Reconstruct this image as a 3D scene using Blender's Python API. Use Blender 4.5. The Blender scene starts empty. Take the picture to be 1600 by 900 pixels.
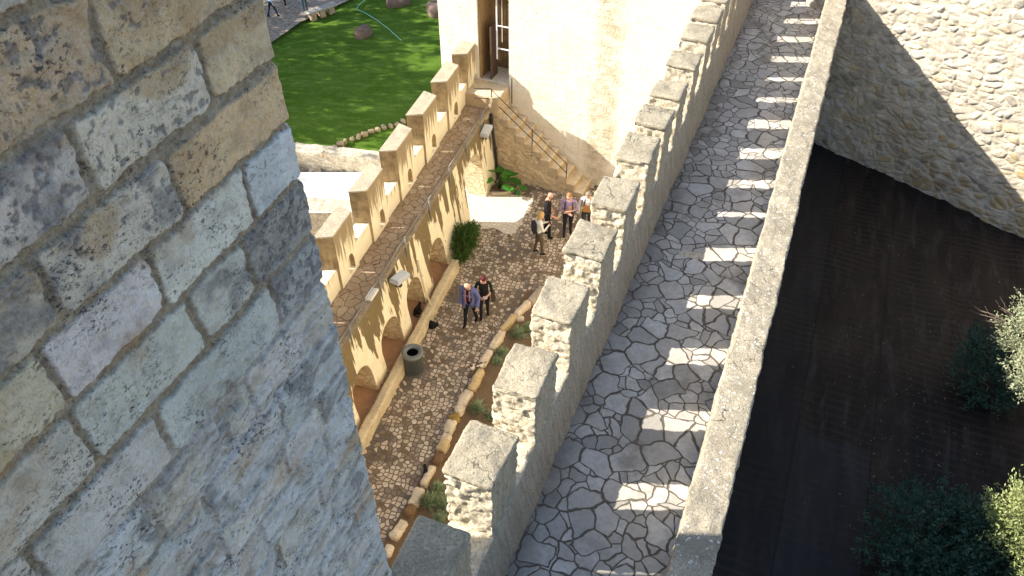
import bpy, math, random
import numpy as np
from mathutils import Vector, Matrix
R = math.radians
random.seed(7)
sc = bpy.context.scene
COL = sc.collection
ZC = 17.0                       # camera height above the courtyard paving
AR, AL = R(22), R(17)           # headings of the high wall and of the low wall

# ------------------------------------------------------------------ numpy noise
def _h(ix, iy, iz, seed):
    n = (ix.astype(np.int64) * 374761393 + iy.astype(np.int64) * 668265263 + iz.astype(np.int64) * 2147483629 + seed * 974634777) & 0xffffffff
    n = ((n ^ (n >> 13)) * 1274126177) & 0xffffffff
    n = ((n ^ (n >> 16)) * 2246822519) & 0xffffffff
    return ((n ^ (n >> 15)) & 0xffffff) / float(0xffffff)
def vnoise(P, seed=0):
    P = np.asarray(P, float); I = np.floor(P); f = P - I; I = I.astype(np.int64)
    f = f * f * (3 - 2 * f); out = 0
    for a in (0, 1):
        for b in (0, 1):
            for c in (0, 1):
                w = (f[:, 0] if a else 1 - f[:, 0]) * (f[:, 1] if b else 1 - f[:, 1]) * (f[:, 2] if c else 1 - f[:, 2])
                out = out + w * _h(I[:, 0] + a, I[:, 1] + b, I[:, 2] + c, seed)
    return out * 2 - 1
def fbm(P, seed=0, o=3, g=.5):
    s, a = 0, 1.0; P = np.asarray(P, float)
    for k in range(o):
        s = s + a * vnoise(P * 2 ** k + 13.7 * k, seed + k); a *= g
    return s
def voro(P, seed=0, jit=1.0):
    P = np.asarray(P, float); I = np.floor(P).astype(np.int64)
    n = len(P); f1 = np.full(n, 9.); f2 = np.full(n, 9.); cid = np.zeros(n)
    for a in (-1, 0, 1):
        for b in (-1, 0, 1):
            for c in (-1, 0, 1):
                J = I + np.array([a, b, c])
                q = np.stack([J[:, k] + .5 + jit * (_h(J[:, 0], J[:, 1], J[:, 2], seed + 11 * k) - .5) for k in range(3)], 1)
                d = np.sqrt(((q - P) ** 2).sum(1)); h = _h(J[:, 0], J[:, 1], J[:, 2], seed + 77)
                nearer = d < f1
                f2 = np.where(nearer, f1, np.minimum(f2, d)); cid = np.where(nearer, h, cid); f1 = np.where(nearer, d, f1)
    return f1, f2, cid
def sstep(x, a, b):
    t = np.clip((x - a) / (b - a), 0, 1); return t * t * (3 - 2 * t)

# ------------------------------------------------------------------ objects
def link(o, parent=None):
    COL.objects.link(o)
    if parent is not None: o.parent = parent
    return o
def tag(o, label=None, cat=None, group=None, kind=None):
    if label: o['label'] = label
    if cat: o['category'] = cat
    if group: o['group'] = group
    if kind: o['kind'] = kind
    return o
def empty(name, label, cat, loc=(0, 0, 0), rz=0, group=None):
    o = bpy.data.objects.new(name, None); o.empty_display_size = .2
    o.location = loc; o.rotation_euler = (0, 0, rz); link(o)
    return tag(o, label, cat, group)
def mesh_np(name, V, F, mat, parent=None, smooth=True, attrs=None, col=None):
    V = np.asarray(V, np.float32); F = np.asarray(F, np.int32)
    me = bpy.data.meshes.new(name)
    me.vertices.add(len(V)); me.vertices.foreach_set('co', V.ravel())
    k = F.shape[1]
    me.loops.add(len(F) * k); me.loops.foreach_set('vertex_index', F.ravel())
    me.polygons.add(len(F)); me.polygons.foreach_set('loop_start', np.arange(0, len(F) * k, k, dtype=np.int32))
    try: me.polygons.foreach_set('loop_total', np.full(len(F), k, dtype=np.int32))
    except Exception: pass
    me.polygons.foreach_set('use_smooth', np.full(len(F), smooth, dtype=bool))
    me.update(calc_edges=True)
    for nm, a in (attrs or {}).items():
        at = me.attributes.new(nm, 'FLOAT', 'POINT'); at.data.foreach_set('value', np.asarray(a, np.float32))
    if col is not None:
        at = me.attributes.new('Col', 'FLOAT_COLOR', 'POINT')
        at.data.foreach_set('color', np.concatenate([col, np.ones((len(col), 1))], 1).astype(np.float32).ravel())
    me.validate()
    o = bpy.data.objects.new(name, me)
    for m in (mat if isinstance(mat, (list, tuple)) else [mat]): me.materials.append(m)
    return link(o, parent)
class MB:
    """collects plain shapes into one mesh"""
    def __init__(s): s.v = []; s.f = []; s.m = []
    def add(s, V, F, mi=0):
        b = len(s.v); s.v += [tuple(v) for v in V]; s.f += [tuple(b + i for i in f) for f in F]; s.m += [mi] * len(F); return s
    def box(s, x0, x1, y0, y1, z0, z1, mi=0, M=None):
        V = [Vector((x, y, z)) for x in (x0, x1) for y in (y0, y1) for z in (z0, z1)]
        if M is not None: V = [M @ v for v in V]
        return s.add(V, [(0, 1, 3, 2), (4, 6, 7, 5), (0, 4, 5, 1), (2, 3, 7, 6), (0, 2, 6, 4), (1, 5, 7, 3)], mi)
    def tube(s, pts, r, n=8, mi=0, cap=True):
        pts = [Vector(p) for p in pts]; rs = r if isinstance(r, (list, tuple)) else [r] * len(pts)
        rings = []; up = Vector((0, 0, 1))
        for i, p in enumerate(pts):
            d = (pts[min(i + 1, len(pts) - 1)] - pts[max(i - 1, 0)]).normalized()
            a = d.cross(up if abs(d.z) < .95 else Vector((1, 0, 0))).normalized(); b = d.cross(a)
            rings.append([p + rs[i] * (math.cos(2 * math.pi * k / n) * a + math.sin(2 * math.pi * k / n) * b) for k in range(n)])
        V = [v for q in rings for v in q]; F = []
        for i in range(len(pts) - 1):
            for k in range(n):
                F.append((i * n + k, i * n + (k + 1) % n, (i + 1) * n + (k + 1) % n, (i + 1) * n + k))
        if cap: F += [tuple(range(n))[::-1], tuple(range((len(pts) - 1) * n, len(pts) * n))]
        return s.add(V, F, mi)
    def lathe(s, prof, c=(0, 0, 0), n=32, mi=0):
        V = [(c[0] + r * math.cos(2 * math.pi * k / n), c[1] + r * math.sin(2 * math.pi * k / n), c[2] + z) for r, z in prof for k in range(n)]
        F = [(i * n + k, i * n + (k + 1) % n, (i + 1) * n + (k + 1) % n, (i + 1) * n + k) for i in range(len(prof) - 1) for k in range(n)]
        return s.add(V, F, mi)
    def build(s, name, mat, parent=None, smooth=False, bevel=0):
        me = bpy.data.meshes.new(name); me.from_pydata(s.v, [], s.f); me.update()
        for m in (mat if isinstance(mat, (list, tuple)) else [mat]): me.materials.append(m)
        me.polygons.foreach_set('material_index', s.m)
        me.polygons.foreach_set('use_smooth', [smooth] * len(s.f))
        o = bpy.data.objects.new(name, me)
        if bevel:
            b = o.modifiers.new('bevel', 'BEVEL'); b.width = bevel; b.segments = 2; b.limit_method = 'ANGLE'
        return link(o, parent)
def rboxVF(x0, x1, y0, y1, z0, z1, res, r=.03, disp=None, wob=.0, seed=0):
    """box of dense quads, rounded edges, displaced along its normals; watertight"""
    lo = np.array([x0, y0, z0], float); hi = np.array([x1, y1, z1], float); sz = hi - lo
    res = np.atleast_1d(res) * np.ones(3); N = np.maximum(1, np.round(sz / res)).astype(int)
    Vs, Fs, b = [], [], 0
    for ax in range(3):
        u, w = [(1, 2), (2, 0), (0, 1)][ax]
        for side in (0, 1):
            a, c = np.meshgrid(np.arange(N[u] + 1), np.arange(N[w] + 1), indexing='ij')
            P = np.zeros((a.size, 3)); P[:, u] = a.ravel() / N[u]; P[:, w] = c.ravel() / N[w]; P[:, ax] = side
            Vs.append(P)
            i, j = np.meshgrid(np.arange(N[u]), np.arange(N[w]), indexing='ij'); i = i.ravel(); j = j.ravel(); m = N[w] + 1
            q = np.stack([i * m + j, (i + 1) * m + j, (i + 1) * m + j + 1, i * m + j + 1], 1) + b
            Fs.append(q if side else q[:, ::-1]); b += len(P)
    P = np.concatenate(Vs); F = np.concatenate(Fs)
    key = np.round(P * 1e5).astype(np.int64); _, idx, inv = np.unique(key, axis=0, return_index=True, return_inverse=True)
    inv = inv.reshape(-1); P = P[idx] * sz + lo; F = inv[F]
    r = min(r, sz.min() * .45)
    inner = np.clip(P, lo + r, hi - r); D = P - inner; L = np.linalg.norm(D, axis=1, keepdims=True); D = D / np.maximum(L, 1e-9)
    P = inner + D * r
    if wob:
        P = P + wob * np.stack([fbm(P * 2.3 + 31 * k, seed + k, 2) for k in range(3)], 1)
    h = np.zeros(len(P))
    if disp is not None:
        d, h = disp(P, D); P = P + D * d[:, None]
    return P, F, h
def rbox(name, x0, x1, y0, y1, z0, z1, res, mat, parent=None, **k):
    P, F, h = rboxVF(x0, x1, y0, y1, z0, z1, res, **k)
    return mesh_np(name, P, F, mat, parent, attrs={'h': h})

# ------------------------------------------------------------------ materials
class Mat:
    def __init__(s, name):
        s.m = bpy.data.materials.new(name); s.m.use_nodes = True; s.t = s.m.node_tree; s.t.nodes.clear()
        s.out = s.n('ShaderNodeOutputMaterial'); s.b = s.n('ShaderNodeBsdfPrincipled'); s.L(s.b.outputs[0], s.out.inputs[0])
        s.b.inputs['Roughness'].default_value = .9; s.b.inputs['Specular IOR Level'].default_value = .25
        tc = s.n('ShaderNodeTexCoord'); s.obj = tc.outputs['Object']; s.pos = s.n('ShaderNodeNewGeometry').outputs['Position']
    def n(s, t): return s.t.nodes.new(t)
    def L(s, a, b): s.t.links.new(a, b)
    def put(s, sock, v):
        if isinstance(v, (int, float)): sock.default_value = v
        elif isinstance(v, (tuple, list)): sock.default_value = tuple(v) + ((1,) if len(v) == 3 and len(sock.default_value) == 4 else ())
        else: s.L(v, sock)
    def map(s, v, scale=(1, 1, 1), rot=(0, 0, 0), loc=(0, 0, 0)):
        n = s.n('ShaderNodeMapping'); s.L(v, n.inputs[0]); n.inputs['Scale'].default_value = scale; n.inputs['Rotation'].default_value = rot; n.inputs['Location'].default_value = loc
        return n.outputs[0]
    def noise(s, scale, detail=4, rough=.55, v=None, dist=0, color=False):
        n = s.n('ShaderNodeTexNoise'); s.L(v or s.pos, n.inputs['Vector']); n.inputs['Scale'].default_value = scale
        n.inputs['Detail'].default_value = detail; n.inputs['Roughness'].default_value = rough; n.inputs['Distortion'].default_value = dist
        return n.outputs['Color' if color else 'Fac']
    def vor(s, scale, v=None, feat='F1', rnd=1, out='Distance', dim='3D', metric='EUCLIDEAN'):
        n = s.n('ShaderNodeTexVoronoi'); n.voronoi_dimensions = dim; n.feature = feat
        if feat == 'F1': n.distance = metric
        s.L(v or s.pos, n.inputs['Vector']); n.inputs['Scale'].default_value = scale; n.inputs['Randomness'].default_value = rnd
        return n.outputs[out]
    def ramp(s, f, stops, interp='LINEAR'):
        n = s.n('ShaderNodeValToRGB'); s.L(f, n.inputs[0]); e = n.color_ramp.elements; n.color_ramp.interpolation = interp
        for i, (p, c) in enumerate(stops):
            if i > 1: e.new(p)
        for i, (p, c) in enumerate(stops):
            e[i].position = p; c = (c, c, c) if isinstance(c, (int, float)) else c; e[i].color = (*c, 1)
        return n.outputs[0]
    def mix(s, f, a, b, mode='MIX'):
        n = s.n('ShaderNodeMix'); n.data_type = 'RGBA'; n.blend_type = mode; n.clamp_factor = True
        s.put(n.inputs[0], f); s.put(n.inputs[6], a); s.put(n.inputs[7], b); return n.outputs[2]
    def math(s, op, a, b=0, clamp=False):
        n = s.n('ShaderNodeMath'); n.operation = op; n.use_clamp = clamp; s.put(n.inputs[0], a); s.put(n.inputs[1], b); return n.outputs[0]
    def vadd(s, a, b):
        n = s.n('ShaderNodeVectorMath'); n.operation = 'ADD'; s.L(a, n.inputs[0]); s.L(b, n.inputs[1]); return n.outputs[0]
    def vscale(s, a, k):
        n = s.n('ShaderNodeVectorMath'); n.operation = 'SCALE'; s.L(a, n.inputs[0]); n.inputs['Scale'].default_value = k; return n.outputs[0]
    def warp(s, v, scale, amt):
        c = s.noise(scale, 2, .5, v, color=True); n = s.n('ShaderNodeVectorMath'); n.operation = 'SUBTRACT'; s.L(c, n.inputs[0]); n.inputs[1].default_value = (.5, .5, .5)
        return s.vadd(v, s.vscale(n.outputs[0], amt))
    def attr(s, name, out='Fac'):
        n = s.n('ShaderNodeAttribute'); n.attribute_name = name; return n.outputs[out]
    def sep(s, v):
        n = s.n('ShaderNodeSeparateXYZ'); s.L(v, n.inputs[0]); return n.outputs
    def bump(s, h, strength=.5, dist=.02):
        n = s.n('ShaderNodeBump'); n.inputs['Strength'].default_value = strength; n.inputs['Distance'].default_value = dist
        s.L(h, n.inputs['Height'])
        if s.b.inputs['Normal'].is_linked: s.L(s.b.inputs['Normal'].links[0].from_socket, n.inputs['Normal'])
        s.L(n.outputs[0], s.b.inputs['Normal'])
    def done(s, col, rough=None):
        s.put(s.b.inputs['Base Color'], col)
        if rough is not None: s.put(s.b.inputs['Roughness'], rough)
        return s.m
def gain(c, k): return tuple(min(.9, x * k) for x in c)

def m_plain(name, c, rough=.8, var=.25, scale=20, metal=0, bump=.0):
    m = Mat(name); m.b.inputs['Metallic'].default_value = metal
    f = m.noise(scale, 4)
    col = m.mix(f, gain(c, 1 - var), gain(c, 1 + var))
    if bump: m.bump(f, bump, .01)
    return m.done(col, rough)

def mat_tower():
    m = Mat('tower_ashlar'); c = m.attr('Col', 'Color')
    n1 = m.noise(38, 6, .65); n2 = m.noise(9, 4, .6); pit = m.noise(95, 3, .7); spots = m.noise(42, 4, .75, v=m.map(m.obj, scale=(1, .8, 1.3)))
    c = m.mix(m.ramp(n1, [(.35, .0), (.75, .8)]), c, m.mix(.45, c, (.84, .8, .74)), 'MIX')
    c = m.mix(m.ramp(n2, [(.33, .3), (.52, 0)]), c, (.12, .105, .09))
    gate = m.ramp(m.noise(3.1, 3), [(.47, 0), (.62, 1)])
    c = m.mix(m.math('MULTIPLY', m.ramp(spots, [(.39, .9), (.46, 0)]), gate), c, (.055, .055, .065))
    gate2 = m.ramp(m.noise(5.3, 3, v=m.map(m.pos, loc=(9, 4, 2))), [(.5, 0), (.66, 1)])
    c = m.mix(m.math('MULTIPLY', m.ramp(pit, [(.34, .9), (.42, 0)]), gate2), c, (.06, .05, .05))
    gate3 = m.ramp(m.noise(2.2, 4, v=m.map(m.pos, loc=(3, 14, 7))), [(.6, 0), (.7, .45)])
    c = m.mix(gate3, c, (.42, .25, .09))
    tool = m.noise(1, 3, .6, m.map(m.obj, scale=(60, 95, 22), rot=(R(14), 0, 0)))
    m.bump(n2, .25, .02); m.bump(tool, .8, .014); m.bump(m.ramp(pit, [(.3, 0), (.45, 1)]), .5, .01); m.bump(m.ramp(spots, [(.34, 0), (.45, 1)]), .4, .012); m.bump(n1, .6, .012)
    return m.done(c, .92)
def mat_rubble(name, stone=(.62, .53, .38), stone2=(.5, .42, .3), mortar=(.5, .42, .29), dark=(.12, .09, .06), scale=7.5, lichen=.5, proc=False):
    m = Mat(name); h = m.attr('h')
    if proc:
        e = m.vor(4.2, m.warp(m.map(m.pos, scale=(1, 1, 1.5)), 3, .2), 'DISTANCE_TO_EDGE'); h = m.ramp(e, [(.01, 0), (.09, 1)]); m.bump(h, .9, .04)
    n = m.noise(5, 5, .6); n2 = m.noise(30, 5, .65)
    c = m.mix(m.ramp(n, [(.35, 0), (.65, 1)]), stone, stone2)
    c = m.mix(m.ramp(h, [(.15, 1), (.45, 0)]), c, mortar)
    c = m.mix(m.ramp(n2, [(.28, .75), (.47, 0)]), c, dark)
    l = m.math('MULTIPLY', m.ramp(m.noise(17, 4, v=m.map(m.pos, loc=(5, 2, 1))), [(.52, 0), (.62, 1)]), lichen)
    c = m.mix(l, c, (.17, .16, .135))
    m.bump(n2, .8, .03); m.bump(m.noise(80, 3), .4, .01)
    return m.done(c, .95)
def mat_cap(name, base=(.4, .345, .25), dark=(.13, .115, .085), light=(.62, .56, .44), flakes=0, riser_shade=0, cracks=0):
    m = Mat(name)
    n = m.noise(3.5, 5, .6); n2 = m.noise(45, 5, .7); sp = m.vor(60)
    c = m.mix(m.ramp(n, [(.3, 0), (.7, 1)]), gain(base, .78), gain(base, 1.2))
    c = m.mix(m.ramp(n2, [(.34, .8), (.5, 0)]), c, dark)
    c = m.mix(m.ramp(m.noise(23, 4, v=m.map(m.pos, loc=(7, 1, 1))), [(.55, 0), (.68, .8)]), c, light)
    if cracks:
        ck = m.vor(1.9, m.warp(m.map(m.pos, loc=(2, 3, 1)), 5, .35), 'DISTANCE_TO_EDGE'); ck = m.math('MULTIPLY', m.ramp(ck, [(.004, 1), (.014, 0)]), m.ramp(m.noise(1.3, 3), [(.45, 0), (.58, 1)]))
        c = m.mix(m.math('MULTIPLY', ck, .8), c, gain(dark, .6)); m.bump(m.math('SUBTRACT', 1, ck), .6, .02)
        c = m.mix(m.ramp(m.noise(1.5, 4, .6, m.map(m.pos, loc=(9, 9, 0))), [(.5, 0), (.66, .55)]), c, gain(base, .62))
    if riser_shade:
        g = m.n('ShaderNodeNewGeometry'); nz = m.sep(g.outputs['Normal'])[2]; c = m.mix(m.ramp(nz, [(.35, riser_shade), (.8, 0)]), c, dark)  # upright faces darkened: shade under the treads put into the colour
    if flakes:
        f1 = m.vor(13, m.warp(m.pos, 20, .05)); f2 = m.noise(2.3, 3); fl = m.math('MULTIPLY', m.ramp(f1, [(.2, 1), (.27, 0)]), m.ramp(f2, [(.4, 0), (.52, 1)])); c = m.mix(m.math('MULTIPLY', fl, flakes), c, (.85, .8, .7)); m.bump(fl, .5, .02)
    m.bump(n2, .8, .025); m.bump(m.ramp(sp, [(.1, 0), (.4, 1)]), .25, .01)
    return m.done(c, .95)
def mat_render():
    m = Mat('parapet_render')
    st = m.noise(1, 5, .62, m.map(m.obj, scale=(9, 14, 1.3))); n2 = m.noise(26, 5, .65)
    c = m.mix(m.ramp(st, [(.32, 0), (.66, 1)]), (.36, .31, .23), (.54, .47, .355))
    c = m.mix(m.ramp(n2, [(.3, .6), (.48, 0)]), c, (.1, .09, .075))
    c = m.mix(m.ramp(m.noise(60, 3), [(.6, 0), (.72, .6)]), c, (.6, .55, .46))
    m.bump(n2, 1, .045); m.bump(m.noise(7, 5, .6), .5, .04); return m.done(c, .95)
def mat_flags(name, scale, cols, gapcol, w=.06, warp=.12, second=None, wet=.0, h=.02, bright=None, rnd=1.0, grime=False, mixed=False):
    m = Mat(name)
    v = m.warp(m.map(m.obj, scale=(1, 1, 0)), 3.2, warp); v = m.map(v, scale=(1, 1, 0))
    edge = m.vor(scale, v, 'DISTANCE_TO_EDGE', rnd, dim='2D'); cell = m.vor(scale, v, 'F1', rnd, 'Color', dim='2D')
    if mixed:      # some areas are laid with bigger slabs, and joints vary in width
        e_b = m.vor(scale * .6, v, 'DISTANCE_TO_EDGE', rnd, dim='2D'); c_b = m.vor(scale * .6, v, 'F1', rnd, 'Color', dim='2D')
        pk = m.ramp(m.sep(c_b)[2], [(.45, 0), (.46, 1)], 'CONSTANT'); edge = m.mix(pk, edge, e_b); cell = m.mix(pk, cell, c_b); edge = m.math('SUBTRACT', edge, m.math('MULTIPLY', m.ramp(m.noise(2.4, 3), [(.45, 0), (.75, 1)]), .03))
    e2 = m.math('ADD', edge, m.math('MULTIPLY', m.math('SUBTRACT', m.noise(18, 3), .5), .05))
    stone = m.ramp(e2, [(w * .55, 0), (w * 1.15, 1)])
    cr = m.sep(cell)[0]
    c = m.ramp(cr, [(i / max(1, len(cols) - 1), q) for i, q in enumerate(cols)])
    c = m.mix(m.ramp(m.noise(14, 6, .7), [(.3, .4), (.58, 0)]), c, gain(cols[0], .6))
    c = m.mix(m.ramp(m.noise(2.0, 4, .6), [(.42, .35), (.62, 0)]), c, second or gain(cols[0], .6))
    c = m.mix(stone, m.mix(m.noise(9, 4), gain(gapcol, .6), gain(gapcol, 1.4)), c)
    m.bump(stone, .7, h); m.bump(m.noise(30, 5, .65), .5, .012)
    if grime:
        gx = m.math('ADD', m.sep(m.obj)[0], m.math('MULTIPLY', m.noise(1.7, 4), .7)); c = m.mix(m.ramp(m.math('ADD', gx, 1.6), [(0, .75), (.5, .0)]), c, (.13, .11, .085))
        c = m.mix(m.ramp(m.noise(.9, 5, .65, m.map(m.pos, loc=(3, 3, 0))), [(.55, 0), (.68, .6)]), c, (.2, .165, .12))
    return m.done(c, .85)
def mat_cobbles():
    m = Mat('cobbles')
    v = m.warp(m.map(m.obj, scale=(1, 1, 0)), 1.1, .25)
    v = m.map(v, scale=(1, 1, 0))
    edge = m.vor(7.6, v, 'DISTANCE_TO_EDGE', .7, dim='2D'); cell = m.vor(7.6, v, 'F1', .7, 'Color', dim='2D'); cs = m.sep(cell)
    wob = m.math('MULTIPLY', m.math('SUBTRACT', m.noise(28, 3), .5), .10)
    stone = m.ramp(m.math('ADD', edge, wob), [(.07, 0), (.12, 1)])
    c = m.ramp(cs[0], [(0, (.21, .18, .145)), (.2, (.34, .28, .21)), (.3, (.52, .43, .33)), (.7, (.64, .53, .41)), (1, (.74, .64, .52))])
    # parts of the paving are laid with dark stones, and dirt hides others
    big = m.noise(.55, 3, .6); c = m.mix(m.math('MULTIPLY', m.ramp(cs[1], [(.45, 0), (.5, 1)], 'CONSTANT'), m.ramp(big, [(.46, 0), (.56, 1)])), c, (.16, .14, .125))
    worn = m.ramp(m.math('ADD', m.math('MULTIPLY', cs[2], .5), m.math('MULTIPLY', m.noise(1.6, 4), .9)), [(.5, 1), (.56, 0)])
    stone2 = m.math('MULTIPLY', stone, m.math('SUBTRACT', 1, m.math('MULTIPLY', worn, .85)))
    dirt = m.mix(m.noise(7, 5, .65), (.075, .05, .03), (.24, .17, .105))
    c = m.mix(m.ramp(m.noise(22, 5, .7), [(.3, .55), (.55, 0)]), c, (.2, .15, .1))
    c = m.mix(stone2, dirt, c)
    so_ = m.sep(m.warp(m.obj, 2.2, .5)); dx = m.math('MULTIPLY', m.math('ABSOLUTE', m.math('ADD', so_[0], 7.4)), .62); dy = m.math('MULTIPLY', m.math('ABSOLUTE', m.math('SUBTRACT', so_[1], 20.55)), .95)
    near = m.ramp(m.math('MAXIMUM', dx, dy), [(.95, 1), (1.05, 0)])  # pale stone by the arch: the pool of sunlight put into the colour
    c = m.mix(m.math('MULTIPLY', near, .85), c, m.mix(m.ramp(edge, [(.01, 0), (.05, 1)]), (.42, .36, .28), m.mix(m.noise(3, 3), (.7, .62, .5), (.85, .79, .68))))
    m.bump(stone2, .8, .03); m.bump(m.noise(30, 4), .4, .015)
    return m.done(c, .88)
def mat_soil():
    m = Mat('soil'); n = m.noise(3, 6, .7); n2 = m.noise(28, 5, .7)
    c = m.mix(n, (.12, .075, .04), (.26, .175, .1)); c = m.mix(m.ramp(n2, [(.6, 0), (.72, .7)]), c, (.42, .33, .22))
    m.bump(n2, 1, .04); return m.done(c, 1)
def mat_plaster():
    m = Mat('stained_plaster'); z = m.sep(m.obj)[2]
    c = m.mix(m.ramp(m.noise(2.3, 4), [(.35, 0), (.65, 1)]), (.9, .82, .62), (.88, .76, .53))
    top = m.math('MULTIPLY', m.math('SUBTRACT', z, .75), .6)                      # 0 low .. 1 at the top edge
    st = m.noise(1, 3, .6, m.map(m.obj, scale=(3.4, 3.4, .16)))
    fade = m.math('ADD', m.math('MULTIPLY', top, .22), m.math('MULTIPLY', m.noise(3, 3), .16))
    mask = m.ramp(m.math('ADD', st, fade), [(.70, 0), (.735, 1)])
    c = m.mix(m.math('MULTIPLY', mask, .93), c, m.mix(m.noise(9, 4), (.09, .06, .02), (.2, .14, .055)))
    fl = m.ramp(m.noise(5, 5, .7, m.map(m.obj, scale=(1, 1, .6), loc=(4, 4, 0))), [(.54, 0), (.6, .55)])
    c = m.mix(m.math('MULTIPLY', fl, m.ramp(z, [(.0, 1), (1, .2)])), c, (.42, .26, .1))
    m.bump(m.noise(18, 5, .65), .6, .02); m.bump(st, .3, .02); return m.done(c, .93)
def mat_plaster_merlon():
    m = Mat('merlon_plaster'); z = m.sep(m.obj)[2]
    c = m.mix(m.ramp(m.noise(2.6, 4), [(.35, 0), (.65, 1)]), (.9, .82, .62), (.86, .74, .52))
    st = m.noise(1, 4, .6, m.map(m.obj, scale=(9, 9, .8)))
    t = m.math('MULTIPLY', m.math('SUBTRACT', z, 3.35), .3)
    mask = m.ramp(m.math('ADD', st, t), [(.56, 0), (.68, .85)])
    c = m.mix(mask, c, (.24, .17, .085))
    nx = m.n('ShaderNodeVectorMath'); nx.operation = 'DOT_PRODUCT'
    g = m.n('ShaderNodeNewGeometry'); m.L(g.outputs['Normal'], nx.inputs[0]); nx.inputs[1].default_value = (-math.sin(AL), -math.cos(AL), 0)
    face = m.ramp(nx.outputs['Value'], [(.55, 0), (.8, 1)])                    # the near end face of each merlon is browner
    end_brown = m.mix(m.ramp(m.noise(2.8, 5, .65), [(.38, 0), (.62, 1)]), (.2, .14, .075), (.4, .29, .15))
    c = m.mix(m.math('MULTIPLY', face, .9), c, end_brown)
    m.bump(m.noise(16, 5, .65), .5, .02); return m.done(c, .93)
def mat_facade():
    m = Mat('pale_limestone')
    br = m.n('ShaderNodeTexBrick'); o = m.sep(m.obj); cmb = m.n('ShaderNodeCombineXYZ')
    m.L(o[0], cmb.inputs[0]); m.L(o[2], cmb.inputs[1])
    v = m.warp(cmb.outputs[0], 3, .06); m.L(v, br.inputs['Vector']); br.inputs['Scale'].default_value = 1; br.inputs['Brick Width'].default_value = .52
    br.inputs['Row Height'].default_value = .27; br.inputs['Mortar Size'].default_value = .008; br.inputs['Mortar Smooth'].default_value = .5
    br.inputs['Color1'].default_value = (.84, .8, .69, 1); br.inputs['Color2'].default_value = (.78, .72, .59, 1); br.inputs['Mortar'].default_value = (.66, .58, .45, 1)
    c = m.mix(m.ramp(m.noise(1.2, 5, .6), [(.4, 0), (.7, .45)]), br.outputs[0], (.66, .56, .4))
    c = m.mix(m.ramp(m.noise(11, 5, .7), [(.3, .5), (.42, 0)]), c, (.4, .31, .2))
    # band of bare masonry where the render has come away
    x = m.math('ADD', o[0], m.math('MULTIPLY', m.noise(1.4, 4, .6), 1.1))
    band = m.ramp(m.math('ABSOLUTE', m.math('SUBTRACT', x, .74)), [(.3, 1), (.62, 0)])
    b2 = m.n('ShaderNodeTexBrick'); m.L(m.warp(cmb.outputs[0], 2.2, .16), b2.inputs['Vector']); b2.inputs['Scale'].default_value = 1; b2.inputs['Brick Width'].default_value = .36; b2.inputs['Row Height'].default_value = .23
    b2.inputs['Mortar Size'].default_value = .012; b2.inputs['Mortar Smooth'].default_value = .6; b2.inputs['Color1'].default_value = (.46, .38, .26, 1); b2.inputs['Color2'].default_value = (.3, .23, .15, 1); b2.inputs['Mortar'].default_value = (.14, .1, .06, 1)
    e = m.math('MULTIPLY', m.math('SUBTRACT', 1, b2.outputs['Fac']), .1)
    bare = m.mix(m.ramp(m.noise(3.5, 5, .6), [(.45, 0), (.66, .7)]), b2.outputs[0], (.62, .53, .38))
    c = m.mix(m.math('MULTIPLY', m.math('MULTIPLY', band, .62), m.ramp(m.noise(2.6, 5, .65, m.map(m.pos, loc=(0, 5, 0))), [(.36, .25), (.55, 1)])), c, bare)
    dr = m.noise(1, 4, .6, m.map(m.obj, scale=(5, 5, .35))); c = m.mix(m.ramp(dr, [(.58, 0), (.72, .35)]), c, (.5, .42, .3))
    m.bump(m.noise(14, 5, .6), .8, .03); m.bump(m.noise(3.5, 4, .6), .5, .05); m.bump(m.math('MULTIPLY', m.ramp(e, [(.02, 0), (.08, 1)]), band), .6, .02)
    return m.done(c, .92)
def mat_grass():
    m = Mat('lawn_grass'); n = m.noise(.35, 4, .6); n2 = m.noise(7, 5, .75); n3 = m.noise(1, 3, .6, m.map(m.pos, scale=(.9, 2.6, 1), rot=(0, 0, R(20))))
    c = m.mix(m.ramp(n, [(.35, 0), (.65, 1)]), (.075, .145, .016), (.12, .2, .03))
    c = m.mix(m.ramp(n3, [(.48, 0), (.66, .6)]), c, (.2, .29, .06))
    c = m.mix(m.ramp(n2, [(.3, .5), (.6, 0)]), c, (.03, .1, .008))
    m.b.inputs['Specular IOR Level'].default_value = .02; m.bump(m.noise(26, 4, .7), 1, .05); return m.done(c, 1)
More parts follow.
